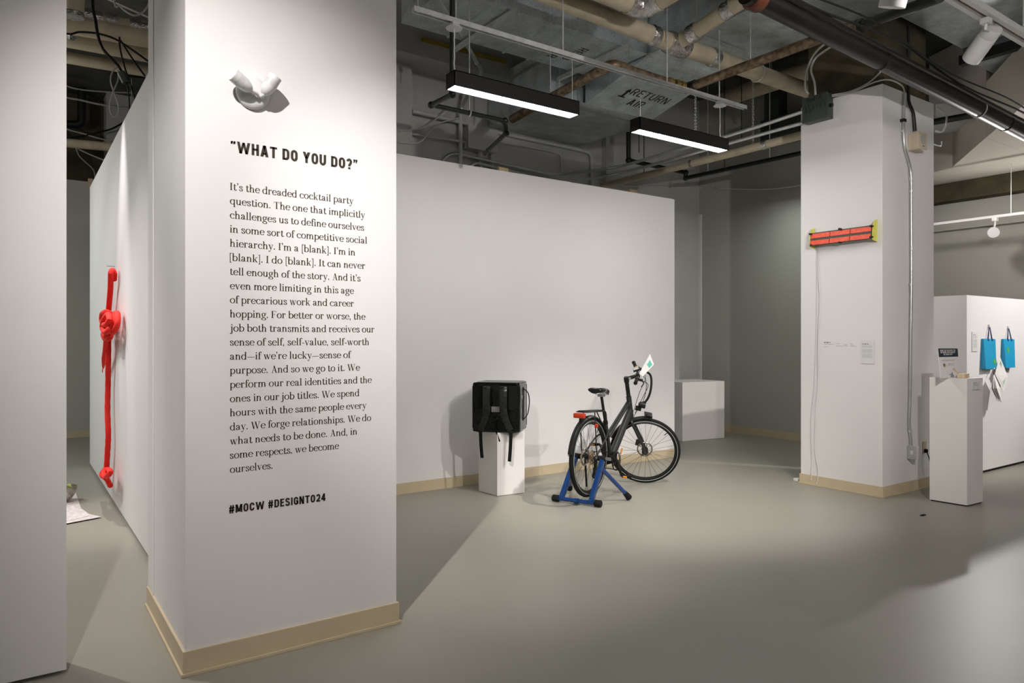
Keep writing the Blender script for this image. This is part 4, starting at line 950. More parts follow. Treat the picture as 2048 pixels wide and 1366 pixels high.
mb = MB(); mb.cyl(hl + Vector((.029, 0, 0)), hl + Vector((.032, 0, 0)), .029, 20); BL(mb, 'lens', 'reflect', hlo, True)
for k, (pp, r_) in enumerate([([BC + Vector((.03, .17, .012)), BC + Vector((.13, .12, .0)), BC + Vector((.16, .03, -.10)), BC + Vector((.15, .0, -.22)), BC + Vector((.09, -.01, -.32)), hl + Vector((.01, 0, .035))], .011),
                         ([BC + Vector((.03, -.17, .012)), BC + Vector((.11, -.10, -.04)), BC + Vector((.10, -.02, -.20)), HT0 + Vector((.035, 0, .03))], .0028),
                         ([BC + Vector((.03, .17, .012)), BC + Vector((.09, .08, -.03)), BC + Vector((.06, .02, -.18)), HT0 + Vector((.02, .02, .05))], .0028),
                         ([BC + Vector((.0, .16, .012)), BC + Vector((.10, .07, -.06)), BC + Vector((.12, .03, -.24)), cr + Vector((.03, .05, -.04)), Vector((WB - .05, .066, WR + .08))], .0028)]):
    mb = MB(); mb.tube(spline(pp, 6), r_, 8); BL(mb, 'cable_sleeve' if k == 0 else 'brake_cable', 'rubber', None, True)
mb = MB(); q = Vector((WB - .075, .062, WR + .045)); mb.box(q - Vector((.03, .018, .03)), q + Vector((.022, .018, .032)), .008); BL(mb, 'brake_caliper', 'bikeblk', None, True)
# mudguards
def guard(cx, a0, a1, steer, nm):
    mb = MB(); c = Vector((cx, 0, WR)); n = 26; rings = []
    for i in range(n + 1):
        a_ = R(a0 + (a1 - a0) * i / n); d_ = Vector((math.cos(a_), 0, math.sin(a_))); ring = []
        for y, dr in ((-.027, -.012), (-.02, .002), (0, .007), (.02, .002), (.027, -.012)):
            ring.append(mb.bm.verts.new(c + d_ * (WR + .014 + dr) + Vector((0, y, 0))))
        for y, dr in ((.025, -.012), (.018, -.001), (0, .004), (-.018, -.001), (-.025, -.012)):
            ring.append(mb.bm.verts.new(c + d_ * (WR + .014 + dr) + Vector((0, y, 0))))
        rings.append(ring)
    for A_, B_ in zip(rings, rings[1:]):
        for k in range(10): mb.bm.faces.new((A_[k], A_[(k + 1) % 10], B_[(k + 1) % 10], B_[k]))
    mb.bm.faces.new(rings[0]); mb.bm.faces.new(rings[-1][::-1])
    return BL(mb, nm, 'bikeblk', None, steer)
guard(0, 20, 172, False, 'rear_mudguard'); guard(WB, 92, 170, True, 'front_mudguard')
mb = MB(); mb.box(Vector((WB - .10, -.05, WR * 2 + .030)), Vector((WB - .02, .05, WR * 2 + .044)), .005); mb.box(Vector((WB - .07, -.01, WR * 2 + .008)), Vector((WB - .05, .01, WR * 2 + .036))); BL(mb, 'front_carrier_plate', 'bikeblk', None, True)
# rear rack, tail light, reflector
mb = MB(); zr = .765
mb.tube(fillet([(.30, .025, .64), (.22, .05, zr), (-.17, .055, zr), (-.18, 0, zr), (-.17, -.055, zr), (.22, -.05, zr), (.30, -.025, .64)], .04), .0055, 8)
for x in (.16, .08, 0, -.08, -.15): mb.tube([(x, -.055, zr), (x, .055, zr)], .005, 6)
for s in (-1, 1): mb.tube(fillet([(-.02, s * .055, zr), (-.035, s * .075, .62), (0, s * .075, WR + .02)], .05), .0055, 8)
mb.box((-.17, -.035, zr + .004), (.18, .035, zr + .012), .003)
rack = BL(mb, 'rear_rack', 'bikeblk')
mb = MB(); mb.box((-.225, -.055, zr - .055), (-.18, .055, zr - .008), .014); BL(mb, 'tail_light', 'refl')
mb = MB(); mb.box((-.19, -.012, zr - .09), (-.16, .012, zr - .05), .003); BL(mb, 'light_bracket', 'bikeblk')
mb = MB(); mb.box((-.06, -.10, .625), (-.03, -.075, .66), .004); mb.box((-.06, .06, .60), (-.035, .10, .63), .004); BL(mb, 'side_reflector', 'refl')
# drive train on the right side (-y)
mb = MB(); mb.torus(BBp + Vector((0, -.05, 0)), (0, 1, 0), .082, .0045, 40, 6)
for i in range(5): mb.cyl(BBp + Vector((0, -.05, 0)), BBp + Vector((math.cos(i * 1.257) * .08, -.05, math.sin(i * 1.257) * .08)), .006, 6)
mb.torus(BBp + Vector((0, -.058, 0)), (0, 1, 0), .088, .004, 40, 6); cring = BL(mb, 'chainring', 'bikeblk')
ca = R(-60)
for s, a_ in ((-1, ca), (1, ca + PI)):
    pe = BBp + Vector((math.cos(a_) * .17, s * .075, math.sin(a_) * .17))
    mb = MB(); mb.tube([BBp + Vector((0, s * .06, 0)), pe], [.016, .012], 10); cro = BL(mb, 'crank', 'bikeblk')
    mb = MB(); mb.box(pe + Vector((-.045, s * .02 - (.0 if s > 0 else .075), -.011)), pe + Vector((.045, s * .02 + (.075 if s > 0 else .0), .011)), .005); mb.cyl(pe, pe + Vector((0, s * .03, 0)), .007, 8); ped = BL(mb, 'pedal', 'rubber', cro)
    mb = MB()
    for x in (-.047, .047): mb.box(pe + Vector((x - .003, s * .035 - (0 if s > 0 else .04), -.008)), pe + Vector((x + .003, s * .035 + (.04 if s > 0 else 0), .008)), .001)
    BL(mb, 'pedal_reflector', 'amber', ped)
mb = MB()
for k, r_ in enumerate((.062, .055, .048, .041, .034, .028)): mb.torus(Vector((0, -.028 - .005 * k, WR)), (0, 1, 0), r_, .003, 28, 5)
BL(mb, 'cassette', 'rust')
mb = MB(); up = .066; dn = -.075
mb.tube([(0, -.048, WR + .052), tuple(BBp + Vector((.0, -.052, .084)))], .0045, 6)
mb.tube(spline([tuple(BBp + Vector((.0, -.052, -.084))), (.2, -.05, .24), (.03, -.048, .185), (-.02, -.048, .20), (.03, -.048, .265), (.045, -.048, WR - .03)], 5), .0045, 6); BL(mb, 'chain', 'rubber')
mb = MB(); mb.box((.0, -.068, .255), (.04, -.045, .345), .008); mb.box((-.012, -.058, .17), (.04, -.046, .27), .006)
for p in ((.03, -.05, .262), (.008, -.05, .192)): mb.cyl(Vector(p) - Vector((0, .008, 0)), Vector(p) + Vector((0, .004, 0)), .026, 14)
BL(mb, 'derailleur', 'bikeblk')
mb = MB(); mb.tube([(-.0, .07, WR), (-.0, .085, WR), ], .013, 10); mb.tube([(0, -.07, WR), (0, -.088, WR)], .013, 10); BL(mb, 'axle_nut', 'silver')
mb = MB(); q = Vector((.06, .07, WR - .03)); mb.tube([q, q + Vector((.10, .03, -.26))], .010, 8); BL(mb, 'kickstand', 'bikeblk')
mb = MB(); q = Vector((WB - .23, -.012, WR - .06)); mb.box(q - Vector((.008, .006, .035)), q + Vector((.008, .006, .035)), .004); BL(mb, 'spoke_reflector', 'amber', None, True)

# paper card clipped to the handlebar
bm_ = mw(bike); bc_w = bm_ @ (ST @ (BC + Vector((.03, .02, .02))) + O0)
k0 = onY(1281, 755, bc_w.y); 
t = thing('info_card', 'white printed card with a green picture clipped to the bicycle handlebar', 'card', tuple(bc_w))
dep = bc_w.x * FX + bc_w.y * FY
def atd(px, py, d_): a_, b_ = ray(px); return Vector((a_ * d_, b_ * d_, EYE + (HZ - py) / F_PX * d_))
cp = [atd(1278, 748, dep), atd(1286, 753, dep - .02), atd(1308, 729, dep + .06), atd(1300, 708, dep + .14)]
mb = MB(); n_ = (cp[1] - cp[0]).cross(cp[3] - cp[0]).normalized(); mb.extrude(cp, n_ * .0012); mb.build('card', 'cardpaper', t, smooth=False)
def cpt(u, v_): return (cp[0].lerp(cp[1], u)).lerp(cp[3].lerp(cp[2], u), v_)
for sg in (-.0012, .0024):
    mb = MB(); mb.face([cpt(.35, .58) + n_ * sg, cpt(.88, .62) + n_ * sg, cpt(.88, .88) + n_ * sg, cpt(.35, .86) + n_ * sg]); mb.build('green_picture', 'teal', t, smooth=False)

# ================================================================== TRAINER STAND
RT = Vector((HD.y, -HD.x, 0)); 
def hubp(s): return RA + RT * (.135 * s)
t = thing('trainer_stand', 'bright blue folding trainer stand holding up the bicycle rear wheel', 'stand', (RA.x, RA.y, 0))
A_, B_ = onZ(1108, 1003, .0), onZ(1200, 1015, .0); A_.z = B_.z = .033
C_, D__ = onZ(1258, 1001, 0), onZ(1139, 982, 0); C_.z = D__.z = .02
ab = (B_ - A_).normalized()
MB().cyl(A_ + ab * .03, B_ - ab * .03, .019, 16).build('floor_bar', 'blue', t)
for p, s in ((A_, 1), (B_, -1)): MB().tube([p - ab * .012 * s, p - ab * .008 * s, p + ab * .045 * s, p + ab * .05 * s], [.027, .031, .031, .028], 18).build('rubber_foot', 'rubber', t)
for s, e_, f_ in ((1, B_ - ab * .085, C_), (-1, A_ + ab * .075, D__)):
    h = hubp(s)
    MB().tube([e_ + Vector((0, 0, .005)), h + Vector((0, 0, -.01))], .03, 14, flat=(.028, .021, tuple(ab))).build('upright', 'blue', t)
    top = e_.lerp(h, .80)
    ft = f_ + Vector((0, 0, .01)); dl = (ft - top).normalized()
    MB().tube([top, ft - dl * .05], .0185, 14).build('rear_leg', 'blue', t)
    MB().tube([ft - dl * .075, ft - dl * .03, ft + Vector((0, 0, -.005))], [.022, .027, .03], 12).build('rubber_foot', 'rubber', t)
    MB().cyl(h + RT * (.03 * s), h - RT * (.045 * s), .024, 14).build('axle_clamp', 'rubber', t)
    MB().cyl(h + RT * (.03 * s), h + RT * (.075 * s), .014, 12).build('clamp_bolt', 'silver', t)
m_ = (A_ + B_) / 2
MB().tube([m_ - ab * .02, m_ + ab * .02], .024, 14).build('bracket', 'blue', t)
MB().box(m_ + Vector((-.03, -.03, -.031)), m_ + Vector((.02, .02, -.026))).build('foot_plate', 'greypaint', t, smooth=False)
rl = RA + HD * -.0; rb = RA - HD * .12

# ================================================================== POSTER, PUZZLE PIECES ON THE TALL PLINTH
ZT = 1.1305
YP = 2.965
def P_(px, py, dy=0): return onY(px, py, YP + dy)
t = thing('poster', 'small white poster with dark navy heading band leaning on top of the tall plinth', 'poster', (7.0, 2.98, ZT))
bl, br, tr_, tl_ = P_(1881.5, 757), P_(1919, 757), P_(1915, 697, .05), P_(1876, 697, .05)
bl.z = br.z = ZT + .002
def pp(u, v_): return bl.lerp(br, u).lerp(tl_.lerp(tr_, u), v_)
n_ = (br - bl).cross(tl_ - bl).normalized()
mb = MB(); mb.extrude([bl, br, tr_, tl_], -n_ * .004); mb.build('sheet', 'paper', t, smooth=False)
def quad(u0, v0, u1, v1, k=.0012):
    return [pp(u0, v0) + n_ * k, pp(u1, v0) + n_ * k, pp(u1, v1) + n_ * k, pp(u0, v1) + n_ * k]
mb = MB(); mb.face(quad(0, .71, 1, 1)); mb.build('heading_band', 'navy', t, smooth=False)
U = (br - bl); V = (tl_ - bl)
mb = MB()
for tx, u0, u1, v0, vh in [('WHAT DO YOU GIVE THE', .09, .91, .90, .055), ('RETIRING FREELANCER', .10, .88, .835, .055), ('IN YOUR LIFE?', .26, .73, .765, .055)]:
    put(mb, fit(gothic(tx, .2, .14), u0, u1, v0, v0 + vh), bl + n_ * .002, U, V)
mb.build('heading_lettering', 'paper', t, smooth=False)
mb = MB(); bars(mb, bl + n_ * .0014, U, V, [(.12, .86, .60, .012), (.12, .80, .57, .012), (.42, .80, .47, .010), (.42, .74, .44, .010), (.42, .78, .41, .010)]); mb.build('print', 'greyink', t, smooth=False)
mb = MB(); put(mb, [[(.25 + .07 * math.cos(i * PI / 8), .42 + .065 * math.sin(i * PI / 8)) for i in range(16)]], bl + n_ * .0014, U, V); mb.build('round_picture', 'wood', t, smooth=False)
mb = MB(); put(mb, [[(.22 + .035 * math.cos(i * PI / 6), .44 + .05 * math.sin(i * PI / 6)) for i in range(12)]], bl + n_ * .0018, U, V); mb.build('picture_shade', 'rust', t, smooth=False)
mb = MB(); put(mb, [[(.50, .01), (.72, .01), (.66, .13), (.63, .20), (.56, .13), (.44, .10), (.44, .08), (.54, .09)]], bl + n_ * .0014, U, V); mb.build('grey_picture', 'cutout', t, smooth=False)
mb = MB(); put(mb, [[(.66, .32), (.78, .32), (.80, .25), (.98, .16), (.97, .12), (.72, .22), (.66, .24)]], bl + n_ * .0014, U, V); mb.build('yellow_picture', 'pine', t, smooth=False)
b0 = onZ(1920, 757, ZT); b0 = Vector((7.045, 2.90, ZT))
p0, p1 = onY(1919, 757, 2.905), onY(1936.5, 757, 2.875)
tag(MB().box((p0.x, 2.865, ZT + .0005), (p1.x, 2.925, ZT + .040), .004).build('wooden_block', 'pine', smooth=False), 'small pale wooden block lying on the tall plinth beside the poster', 'block')
q = onY(1943, 780, 2.822); q2 = onY(1956, 762, 2.822)
plaque('small label card on the right side of the tall plinth', (q.x, 2.8195, q.z), (1, -.053, 0), (0, 0, 1), q2.x - q.x, q2.z - q.z, .006, 10)
q = onY(1943, 703, RY0); q2 = onY(1954, 664, RY0)
plaque('tall narrow label card on the partition left of the gift bags', (q.x, RY0, q.z), (1, 0, 0), (0, 0, 1), q2.x - q.x, q2.z - q.z, .008, 18)

# ================================================================== GIFT BAGS
def gift(lab, pix, hook, sticker):
    (tlx, tly), (trx, try_), (brx, bry), (blx, bly) = pix
    yb = RY0 - .012
    t_l, t_r = onY(tlx, tly, yb - .012), onY(trx, try_, yb - .012); b_r, b_l = onY(brx, bry, yb - .045), onY(blx, bly, yb - .045)
    hk = onY(hook[0], hook[1], RY0 - .012)
    t = thing('gift_bag', lab, 'bag', tuple(hk), group='blue gift bags on the partition')
    top = t_l.z
    mb = MB()
    fl = [t_l, t_r, b_r, b_l]
    bk = [Vector((t_l.x, RY0 - .003, top)), Vector((t_r.x, RY0 - .003, top)), Vector((b_r.x, RY0 - .004, b_r.z + .008)), Vector((b_l.x, RY0 - .004, b_l.z + .008))]
    mb.face(fl); mb.face(bk[::-1]); mb.face([fl[3], fl[2], bk[2], bk[3]])
    mb.build('bag_front', 'bagblue', t, smooth=False)
    for a_, b_ in ((0, 3), (1, 2)):
        s = -1 if a_ == 0 else 1
        mid_t = (fl[a_] + bk[a_]) / 2 - Vector((s * .002, 0, 0)); mid_b = (fl[b_] + bk[b_]) / 2 - Vector((-s * .004, 0, -.06))
        mb = MB(); mb.face([fl[a_], fl[b_], mid_b, mid_t]); mb.face([mid_t, mid_b, bk[b_], bk[a_]]); mb.face([fl[b_], bk[b_], mid_b]); mb.build('gusset', 'bagblue2', t, smooth=False)
    u0, u1 = t_l.lerp(t_r, .36), t_l.lerp(t_r, .68)
    for yy in (0, .006):
        mb = MB(); mb.tube([u0 + Vector((0, -.004 + yy, -.012)), u0 + Vector((0, -.004 + yy, .005)), hk + Vector((-.004, 0, .004)), hk + Vector((.004, 0, .004)), u1 + Vector((0, -.004 + yy, .005)), u1 + Vector((0, -.004 + yy, -.012))], .0042, 7); mb.build('cord_handle', 'bagcord', t)
    for u in (u0, u1): MB().sphere(u + Vector((0, -.006, -.012)), .009, 8).build('knot', 'bagcord', t)
    U = (t_r - t_l); V = (t_l - b_l); n_ = Vector((0, -1, 0)); N = (b_r - b_l).cross(t_l - b_l).normalized()
    def on(u, v_): return b_l.lerp(b_r, u).lerp(t_l.lerp(t_r, u), v_) + N * .0015
    cu, cv = sticker
    ru, rv = .145, .105
    mb = MB(); mb.face([on(cu + ru * math.cos(i * PI / 12), cv + rv * math.sin(i * PI / 12)) for i in range(24)]); st = mb.build('sticker', 'green', t, smooth=False)
    mb = MB()
    sq = [(-.035, -.05), (-.01, .0), (.0, .055), (-.03, .04), (-.005, .0), (.02, -.03), (.04, .01), (.055, .0), (.035, -.04)]
    for i in range(len(sq) - 1):
        pA, pB = on(cu + sq[i][0], cv + sq[i][1]) + N * .001, on(cu + sq[i + 1][0], cv + sq[i + 1][1]) + N * .001
        d_ = (pB - pA).cross(N).normalized() * .0022; mb.face([pA - d_, pA + d_, pB + d_, pB - d_])
    mb.build('script_mark', 'lemon', st, smooth=False)
    tag(MB().box(hk + Vector((-.012, -.004, -.012)), Vector((hk.x + .012, RY0 - .0005, hk.z + .022)), .003).build('wall_hook', 'white'), 'white wall hook holding the ' + ('left' if tlx < 1990 else 'right') + ' blue gift bag', 'hook', 'hooks on the bag partition')
gift('blue paper gift bag hanging on the left, its green sticker at the lower right', [(1967, 677.5), (1991, 678.5), (1993, 737), (1972, 738.5)], (1979, 653), (.83, .24))
gift('blue paper gift bag hanging on the right, its green sticker near the top left', [(2007, 678), (2029, 679), (2030.5, 735), (2012.5, 736)], (2017, 656), (.33, .62))
# hanging leaflets and green writing on the partition
hk = onY(1989, 738, RY0 - .06)
tg = thing('hanging_leaflets', 'bundle of white folded leaflets hanging on a string under the left gift bag', 'leaflets', tuple(hk))
MB().tube([hk, onY(1987, 747, RY0 - .07), onY(1987, 750, RY0 - .07)], .003, 6).build('string', 'rubber', tg)
tag(MB().box(hk + Vector((-.012, 0, -.008)), Vector((hk.x + .012, RY0 - .0005, hk.z + .012)), .003).build('wall_hook', 'white'), 'small wall hook holding the hanging leaflets', 'hook')
for k, (dx, dy) in enumerate([(0, -.085), (4, -.11), (8, -.125), (11, -.14)]):
    top = onY(1987 + .3 * k, 749, RY0 - .07); y = RY0 + dy
    c = [top, onY(1982 + dx, 776 + k * .5, y - .02), onY(1995 + dx * .7, 803 + k * .6, y), onY(1993 + dx * .55, 772 + k, y + .03)]
    n_ = (c[1] - c[0]).cross(c[3] - c[0]).normalized()
    mb = MB(); mb.extrude(c, n_ * .004); mb.build('leaflet', 'paper' if k % 2 else 'plaque', tg, smooth=False)
c = [onY(1999, 712, RY0 - .03), onY(1990, 748, RY0 - .05), onY(2007, 784, RY0 - .055), onY(2015, 752, RY0 - .05)]
tc_ = thing('leaflet_sheet', 'white leaflet with green printing hanging tilted between the gift bags', 'leaflet', tuple(c[0]))
n_ = (c[1] - c[0]).cross(c[3] - c[0]).normalized()
if n_.y > 0: n_ = -n_
mb = MB(); mb.extrude(c, n_ * .002); mb.build('sheet', 'paper', tc_, smooth=False)
uu = (c[3] - c[0]); vv = (c[1] - c[0])
def lq(u, v_): return c[0].lerp(c[3], u).lerp(c[1].lerp(c[2], u), v_) + n_ * .0035
mb = MB()
for (u0, v0, u1, v1) in [(.42, .40, .50, .62), (.50, .52, .58, .60), (.40, .56, .62, .62)]: mb.face([lq(u0, v0), lq(u1, v0), lq(u1, v1), lq(u0, v1)])
mb.build('green_print', 'green', tc_, smooth=False)
mb = MB(); rnd = random.Random(9)
for r_ in range(3):
    for k in range(7):
        u0 = .12 + k * .11; v0 = .70 + r_ * .08; mb.face([lq(u0, v0), lq(u0 + .07, v0), lq(u0 + .07, v0 + .02), lq(u0, v0 + .02)])
mb.build('fine_print', 'greenink', tc_, smooth=False); mb = MB()
for k in range(5): u0 = .74; v0 = .25 + k * .09; mb.face([lq(u0, v0), lq(u0 + .14, v0), lq(u0 + .14, v0 + .05), lq(u0, v0 + .05)])
mb.build('fine_print', 'greenink', tc_, smooth=False); mb = MB()
for k in range(4): v0 = .12 + k * .05; mb.face([lq(.12, v0), lq(.34, v0), lq(.34, v0 + .025), lq(.12, v0 + .025)])
mb.build('fine_print', 'greenink', tc_, smooth=False)

# ================================================================== TRACK LIGHTING
def track(lab, p, q, wd=.04, hh=.035, sl=.014):
    p, q = Vector(p), Vector(q); d = (q - p).normalized(); s = d.cross(Vector((0, 0, 1))) * (wd / 2)
    t = thing('light_track', lab, 'light track', tuple(p))
    up = Vector((0, 0, hh))
    mb = MB(); k = s * (sl / wd)
    for a_, b_ in ((-s, -k), (k, s)):
        mb.extrude([p + a_, p + b_, p + b_ + up, p + a_ + up], q - p)
    mb.extrude([p - k + up * .6, p + k + up * .6, p + k + up, p - k + up], q - p); mb.build('track_rail', 'white', t, smooth=False)
    mb = MB(); mb.extrude([p - k * .9 + up * .55, p + k * .9 + up * .55, p + k * .9 + up * .59, p - k * .9 + up * .59], q - p); mb.build('slot', 'beige', t, smooth=False)
    return t
TY = 2.3
a_, b_ = onY(1915, 0, TY), onY(2048, 84, TY); z_ = (a_.z + b_.z) / 2
tr = track('white light track crossing the upper right corner', (5.0, TY, z_), (9.0, TY, z_), .105, .05, .036)
for x in (5.4, 6.6, 7.8): MB().cyl((x, TY, z_ + .05), (x, TY, 5.45 if x < 5.6 else 4.55), .006, 6).build('hanger_rod', 'strut', tr)
def spot(lab, top, a, b, r, lens=False, group=None):
    t = thing('track_spotlight', lab, 'spotlight', tuple(top), group=group)
    top, a, b = Vector(top), Vector(a), Vector(b); L = (b - a).length
    MB().box(top + Vector((-.035, -.03, -.045)), top + Vector((.035, .03, -.001)), .006).build('adapter', 'white', t)
    MB().tube([top + Vector((0, 0, -.04)), top + Vector((0, 0, -.075)), a.lerp(b, .12)], .012, 8).build('stem', 'white', t)
    MB().lathe([(0, .001), (.001, r * .92), (.01, r), (L * .24, r), (L * .245, r * .985), (L * .25, r), (L - .004, r), (L, r * .97), (L - .002, r * .9), (L - .03, r * .86), (L - .031, .001)], a, b, 32).build('lamp_head', 'white', t)
    if lens: d = (b - a).normalized(); MB().cyl(b - d * .028, b - d * .018, r * .8, 24).build('lens', 'spoton', t)
    return t
tp = onY(1972, 38, TY)
spot('white cylindrical spotlight hanging from the upper right track, aimed down left', (tp.x, TY, z_), onY(1988, 55, TY + .01), onY(1942, 119, TY + .22), .070)
c0 = onY(1779, 22, 1.75)
spot('white spotlight tip poking in at the top edge above the far pillar', (c0.x - .06, 1.62, c0.z + .30), Vector((c0.x - .03, 1.66, c0.z + .22)), Vector((c0.x, 1.74, c0.z + .012)), .060)
# lit spotlight far right, on its own track
L0 = onX(1987, 465, 10.75)
t3 = track('thin white light track carrying the lit spotlight on the right', (10.8, 2.6, L0.z + .20), (10.8, 5.6, L0.z + .20), .035, .035, .012)
for y in (2.9, 3.9): MB().cyl((10.8, y, L0.z + .235), (10.8, y, 3.8), .004, 6).build('hanger_rod', 'strut', t3)
hd = (Vector((1.5, .4, 1.2)) - L0).normalized()
spot('lit white spotlight glaring towards the room on the far right', (10.8, L0.y, L0.z + .20), L0 - hd * .15, L0 + hd * .02, .07, True)
light('SPOT', 'spot_far_right', tuple(L0 + hd * .06), tuple(L0 + hd * 4), 160, WARM, .04, 70, .6)
# small trough on the soffit
q0 = onX(1868, 250, 10.0)
fa = onY(1882, 285, 4.05)
dirv = Vector((10.36 - 9.175, 4.43 - 3.565, 0)).normalized(); nrm = Vector((-dirv.y, dirv.x, 0))
c_ = Vector((10.05, 4.20, 0)) + nrm * .0
t = thing('duct_box', 'short boxy sheet metal outlet on the stair soffit behind the far pillar', 'duct box', (c_.x, c_.y, 4.2))
e = [c_ - dirv * .45, c_ + dirv * .12, c_ + dirv * .12 + nrm * .38, c_ - dirv * .45 + nrm * .38]
mb = MB(); mb.prism([(v.x, v.y) for v in e], 4.20, 4.42); mb.build('box_body', 'wallb', t, smooth=False)
q1, q2 = onY(1868, 243, 3.95), onY(2040, 213, 3.3)
t = thing('drain_pipe', 'black pipe with a tee hanging in front of the stair soffit', 'pipe', tuple(q1))
P1, P2 = onZ(1845, 248, 4.14), onZ(2075, 207, 4.14)
MB().cyl(P1, P2, .04, 12).build('pipe_run', 'blackpipe', t)
pt_ = P1.lerp(P2, .78); dd = (P2 - P1).normalized()
MB().cyl(pt_ - dd * .10, pt_ + dd * .10, .055, 14).build('tee', 'blackpipe', t); MB().cyl(pt_, pt_ - Vector((0, 0, .26)), .05, 14).build('drop', 'blackpipe', t)
pipe('drain_pipe', 'black pipe under the wide duct above the far pillar, running to the top edge', 'pipe', [onY(1722, 52, 3.30), onY(1880, -6, 2.35)], .04, 'blackpipe', fit_=[(onY(1733, 48, 3.235), onY(1880, -6, 2.35) - onY(1722, 52, 3.30), .07, .052), (onY(1718, 53, 3.32), onY(1880, -6, 2.35) - onY(1722, 52, 3.30), .10, .062)])
tag(MB().tube(spline([onX(1873, 215, 7.75), onX(1893, 232, 7.8), onX(1886, 262, 7.75), onX(1870, 262, 7.7)], 5), .01, 7).build('cable', 'gcable'), 'loose grey cable loop beside the top of the far pillar', 'cable')
MBh = MB().tube(spline([Vector((QX1 - .03, QY0 - .001, 3.455)), Vector((QX1 - .03, QY0 - .02, 3.44)), Vector((QX1 + .03, QY0 - .05, 3.43)), Vector((QX1 + .055, QY0 - .05, 3.455)), Vector((QX1 + .05, QY0 - .05, 3.48))], 5), .006, 7)
tag(MBh.build('cup_hook', 'white'), 'small white hook near the right edge of the far pillar', 'hook')

# ================================================================== RED ROPE ON ITS WALL
XR = .69
def rp(px, py, dx=0): return onX(px, py, XR + dx)
RR = .0225
ro = thing('knitted_rope', 'long bright red knitted rope with two knots hanging on the left wall', 'rope', tuple(rp(224, 540)))
path = spline([rp(228, 560, .022), rp(228.5, 548, .02), rp(225.5, 541, .01), rp(222, 546, -.012), rp(221, 575), rp(219, 600), rp(217, 622), rp(215, 640, -.02)], 6)
MB().tube(path, RR, 12).build('upper_length', 'rope', ro)
kn = spline([rp(222, 628), rp(213, 624, -.05), rp(205, 628, -.04), rp(204, 642, -.02), rp(210, 650, -.07), rp(219, 640, -.06), rp(216, 629, -.05), rp(208, 640, -.07), rp(205, 655, -.05), rp(212, 664, -.075), rp(221, 655, -.05), rp(229, 640, -.02), rp(231, 627, 0), rp(235, 629, .0), rp(234, 650, -.01), rp(226, 664, -.03), rp(219, 662, -.03), rp(212, 672, -.05), rp(207, 668, -.03), rp(210, 677, -.04), rp(219, 676, -.03), rp(222, 668, -.01)], 7)
MB().tube(kn, RR * 1.02, 12).build('large_knot', 'rope', ro)
MB().sphere(rp(214, 656, -.02), .05, 14, (1, 1, 1.5)).build('knot_core', 'rope', ro)
tl2 = spline([rp(213, 676, -.03), rp(211, 700, -.02), rp(208, 722, -.01), rp(206.5, 736)], 6)
k = len(tl2); MB().tube(tl2, [RR * (1 - .75 * max(0, i / k - .55) / .45) for i in range(k)], 10).build('frayed_tail', 'rope', ro)
MB().tube([rp(206.5, 734), rp(205, 740), rp(205, 745)], .004, 6).build('loose_thread', 'rope', ro)
pts = spline([rp(217, 676, 0), rp(216.5, 720), rp(216, 770, .006), rp(215, 820), rp(216.5, 870), rp(215, 905), rp(213, 938)], 8)
MB().tube(pts, [RR * (1 + .04 * math.sin(i * 1.7)) for i in range(len(pts))], 12).build('lower_length', 'rope', ro)
kn2 = spline([rp(214, 935), rp(207, 943, -.02), rp(204, 950, -.03), rp(211, 954, -.05), rp(220, 946, -.04), rp(218, 940, -.02), rp(210, 941, -.04), rp(207, 950, -.06), rp(213, 957, -.05)], 7)
MB().tube(kn2, RR, 12).build('small_knot', 'rope', ro)
MB().tube(spline([rp(211, 952, -.03), rp(215, 960, -.02), rp(219, 968, -.01), rp(220.5, 971, -.01)], 5), RR * .95, 12).build('rope_end', 'rope', ro)
n0 = onX(229, 533, .741); MB().cyl(n0 - Vector((.06, 0, -.0)), n0 + Vector((.0005, 0, 0)), .004, 8).build('wall_pin', 'silver', ro)

# ================================================================== LEFT ROOM: newspapers, bowl, pipes and cables overhead
nz = [[(100, 985), (151, 985), (164, 1022), (96, 1030)], [(100, 1038), (146, 1023), (203, 1036), (140, 1048), (96, 1056)], [(96, 1020), (164, 1019), (180, 1031), (100, 1040)]]
for i, (pl, lab) in enumerate(zip(nz, ['newspaper sheet lying under the metal bowl on the left floor', 'crumpled newspaper sheet lying closest to the front on the left floor', 'newspaper sheet tucked between two others on the left floor'])):
    pts = [onZ(px, py, .001) for px, py in pl]; z0 = .001 + .004 * (2 if i == 1 else (0 if i == 0 else 1))
    mb = MB(); mb.prism([(p.x, p.y) for p in pts], z0, z0 + .0025)
    if i == 1:
        a1, b1, c1 = onZ(128, 1047), onZ(182, 1034), onZ(146, 1024)
        mb.face([a1 + Vector((0, 0, .013)), b1 + Vector((0, 0, .013)), c1 + Vector((0, .02, .05)), onZ(130, 1031) + Vector((0, 0, .05))])
    tag(mb.build('newspaper', 'news', smooth=False), lab, 'newspaper', 'newspapers on the left floor')
bc_ = onZ(121, 1003, .006); bc_.z = .0045
t = thing('salad_bowl', 'stainless steel bowl of green salad on the newspapers at left', 'bowl', tuple(bc_))
MB().lathe([(0, .001), (.001, .055), (.02, .085), (.06, .112), (.10, .126), (.135, .132), (.136, .128), (.10, .121), (.06, .107), (.025, .08), (.012, .03), (.011, .001)], bc_, bc_ + Vector((0, 0, 1)), 40).build('bowl', 'steelbowl', t)
mb = MB(); rnd = random.Random(2)
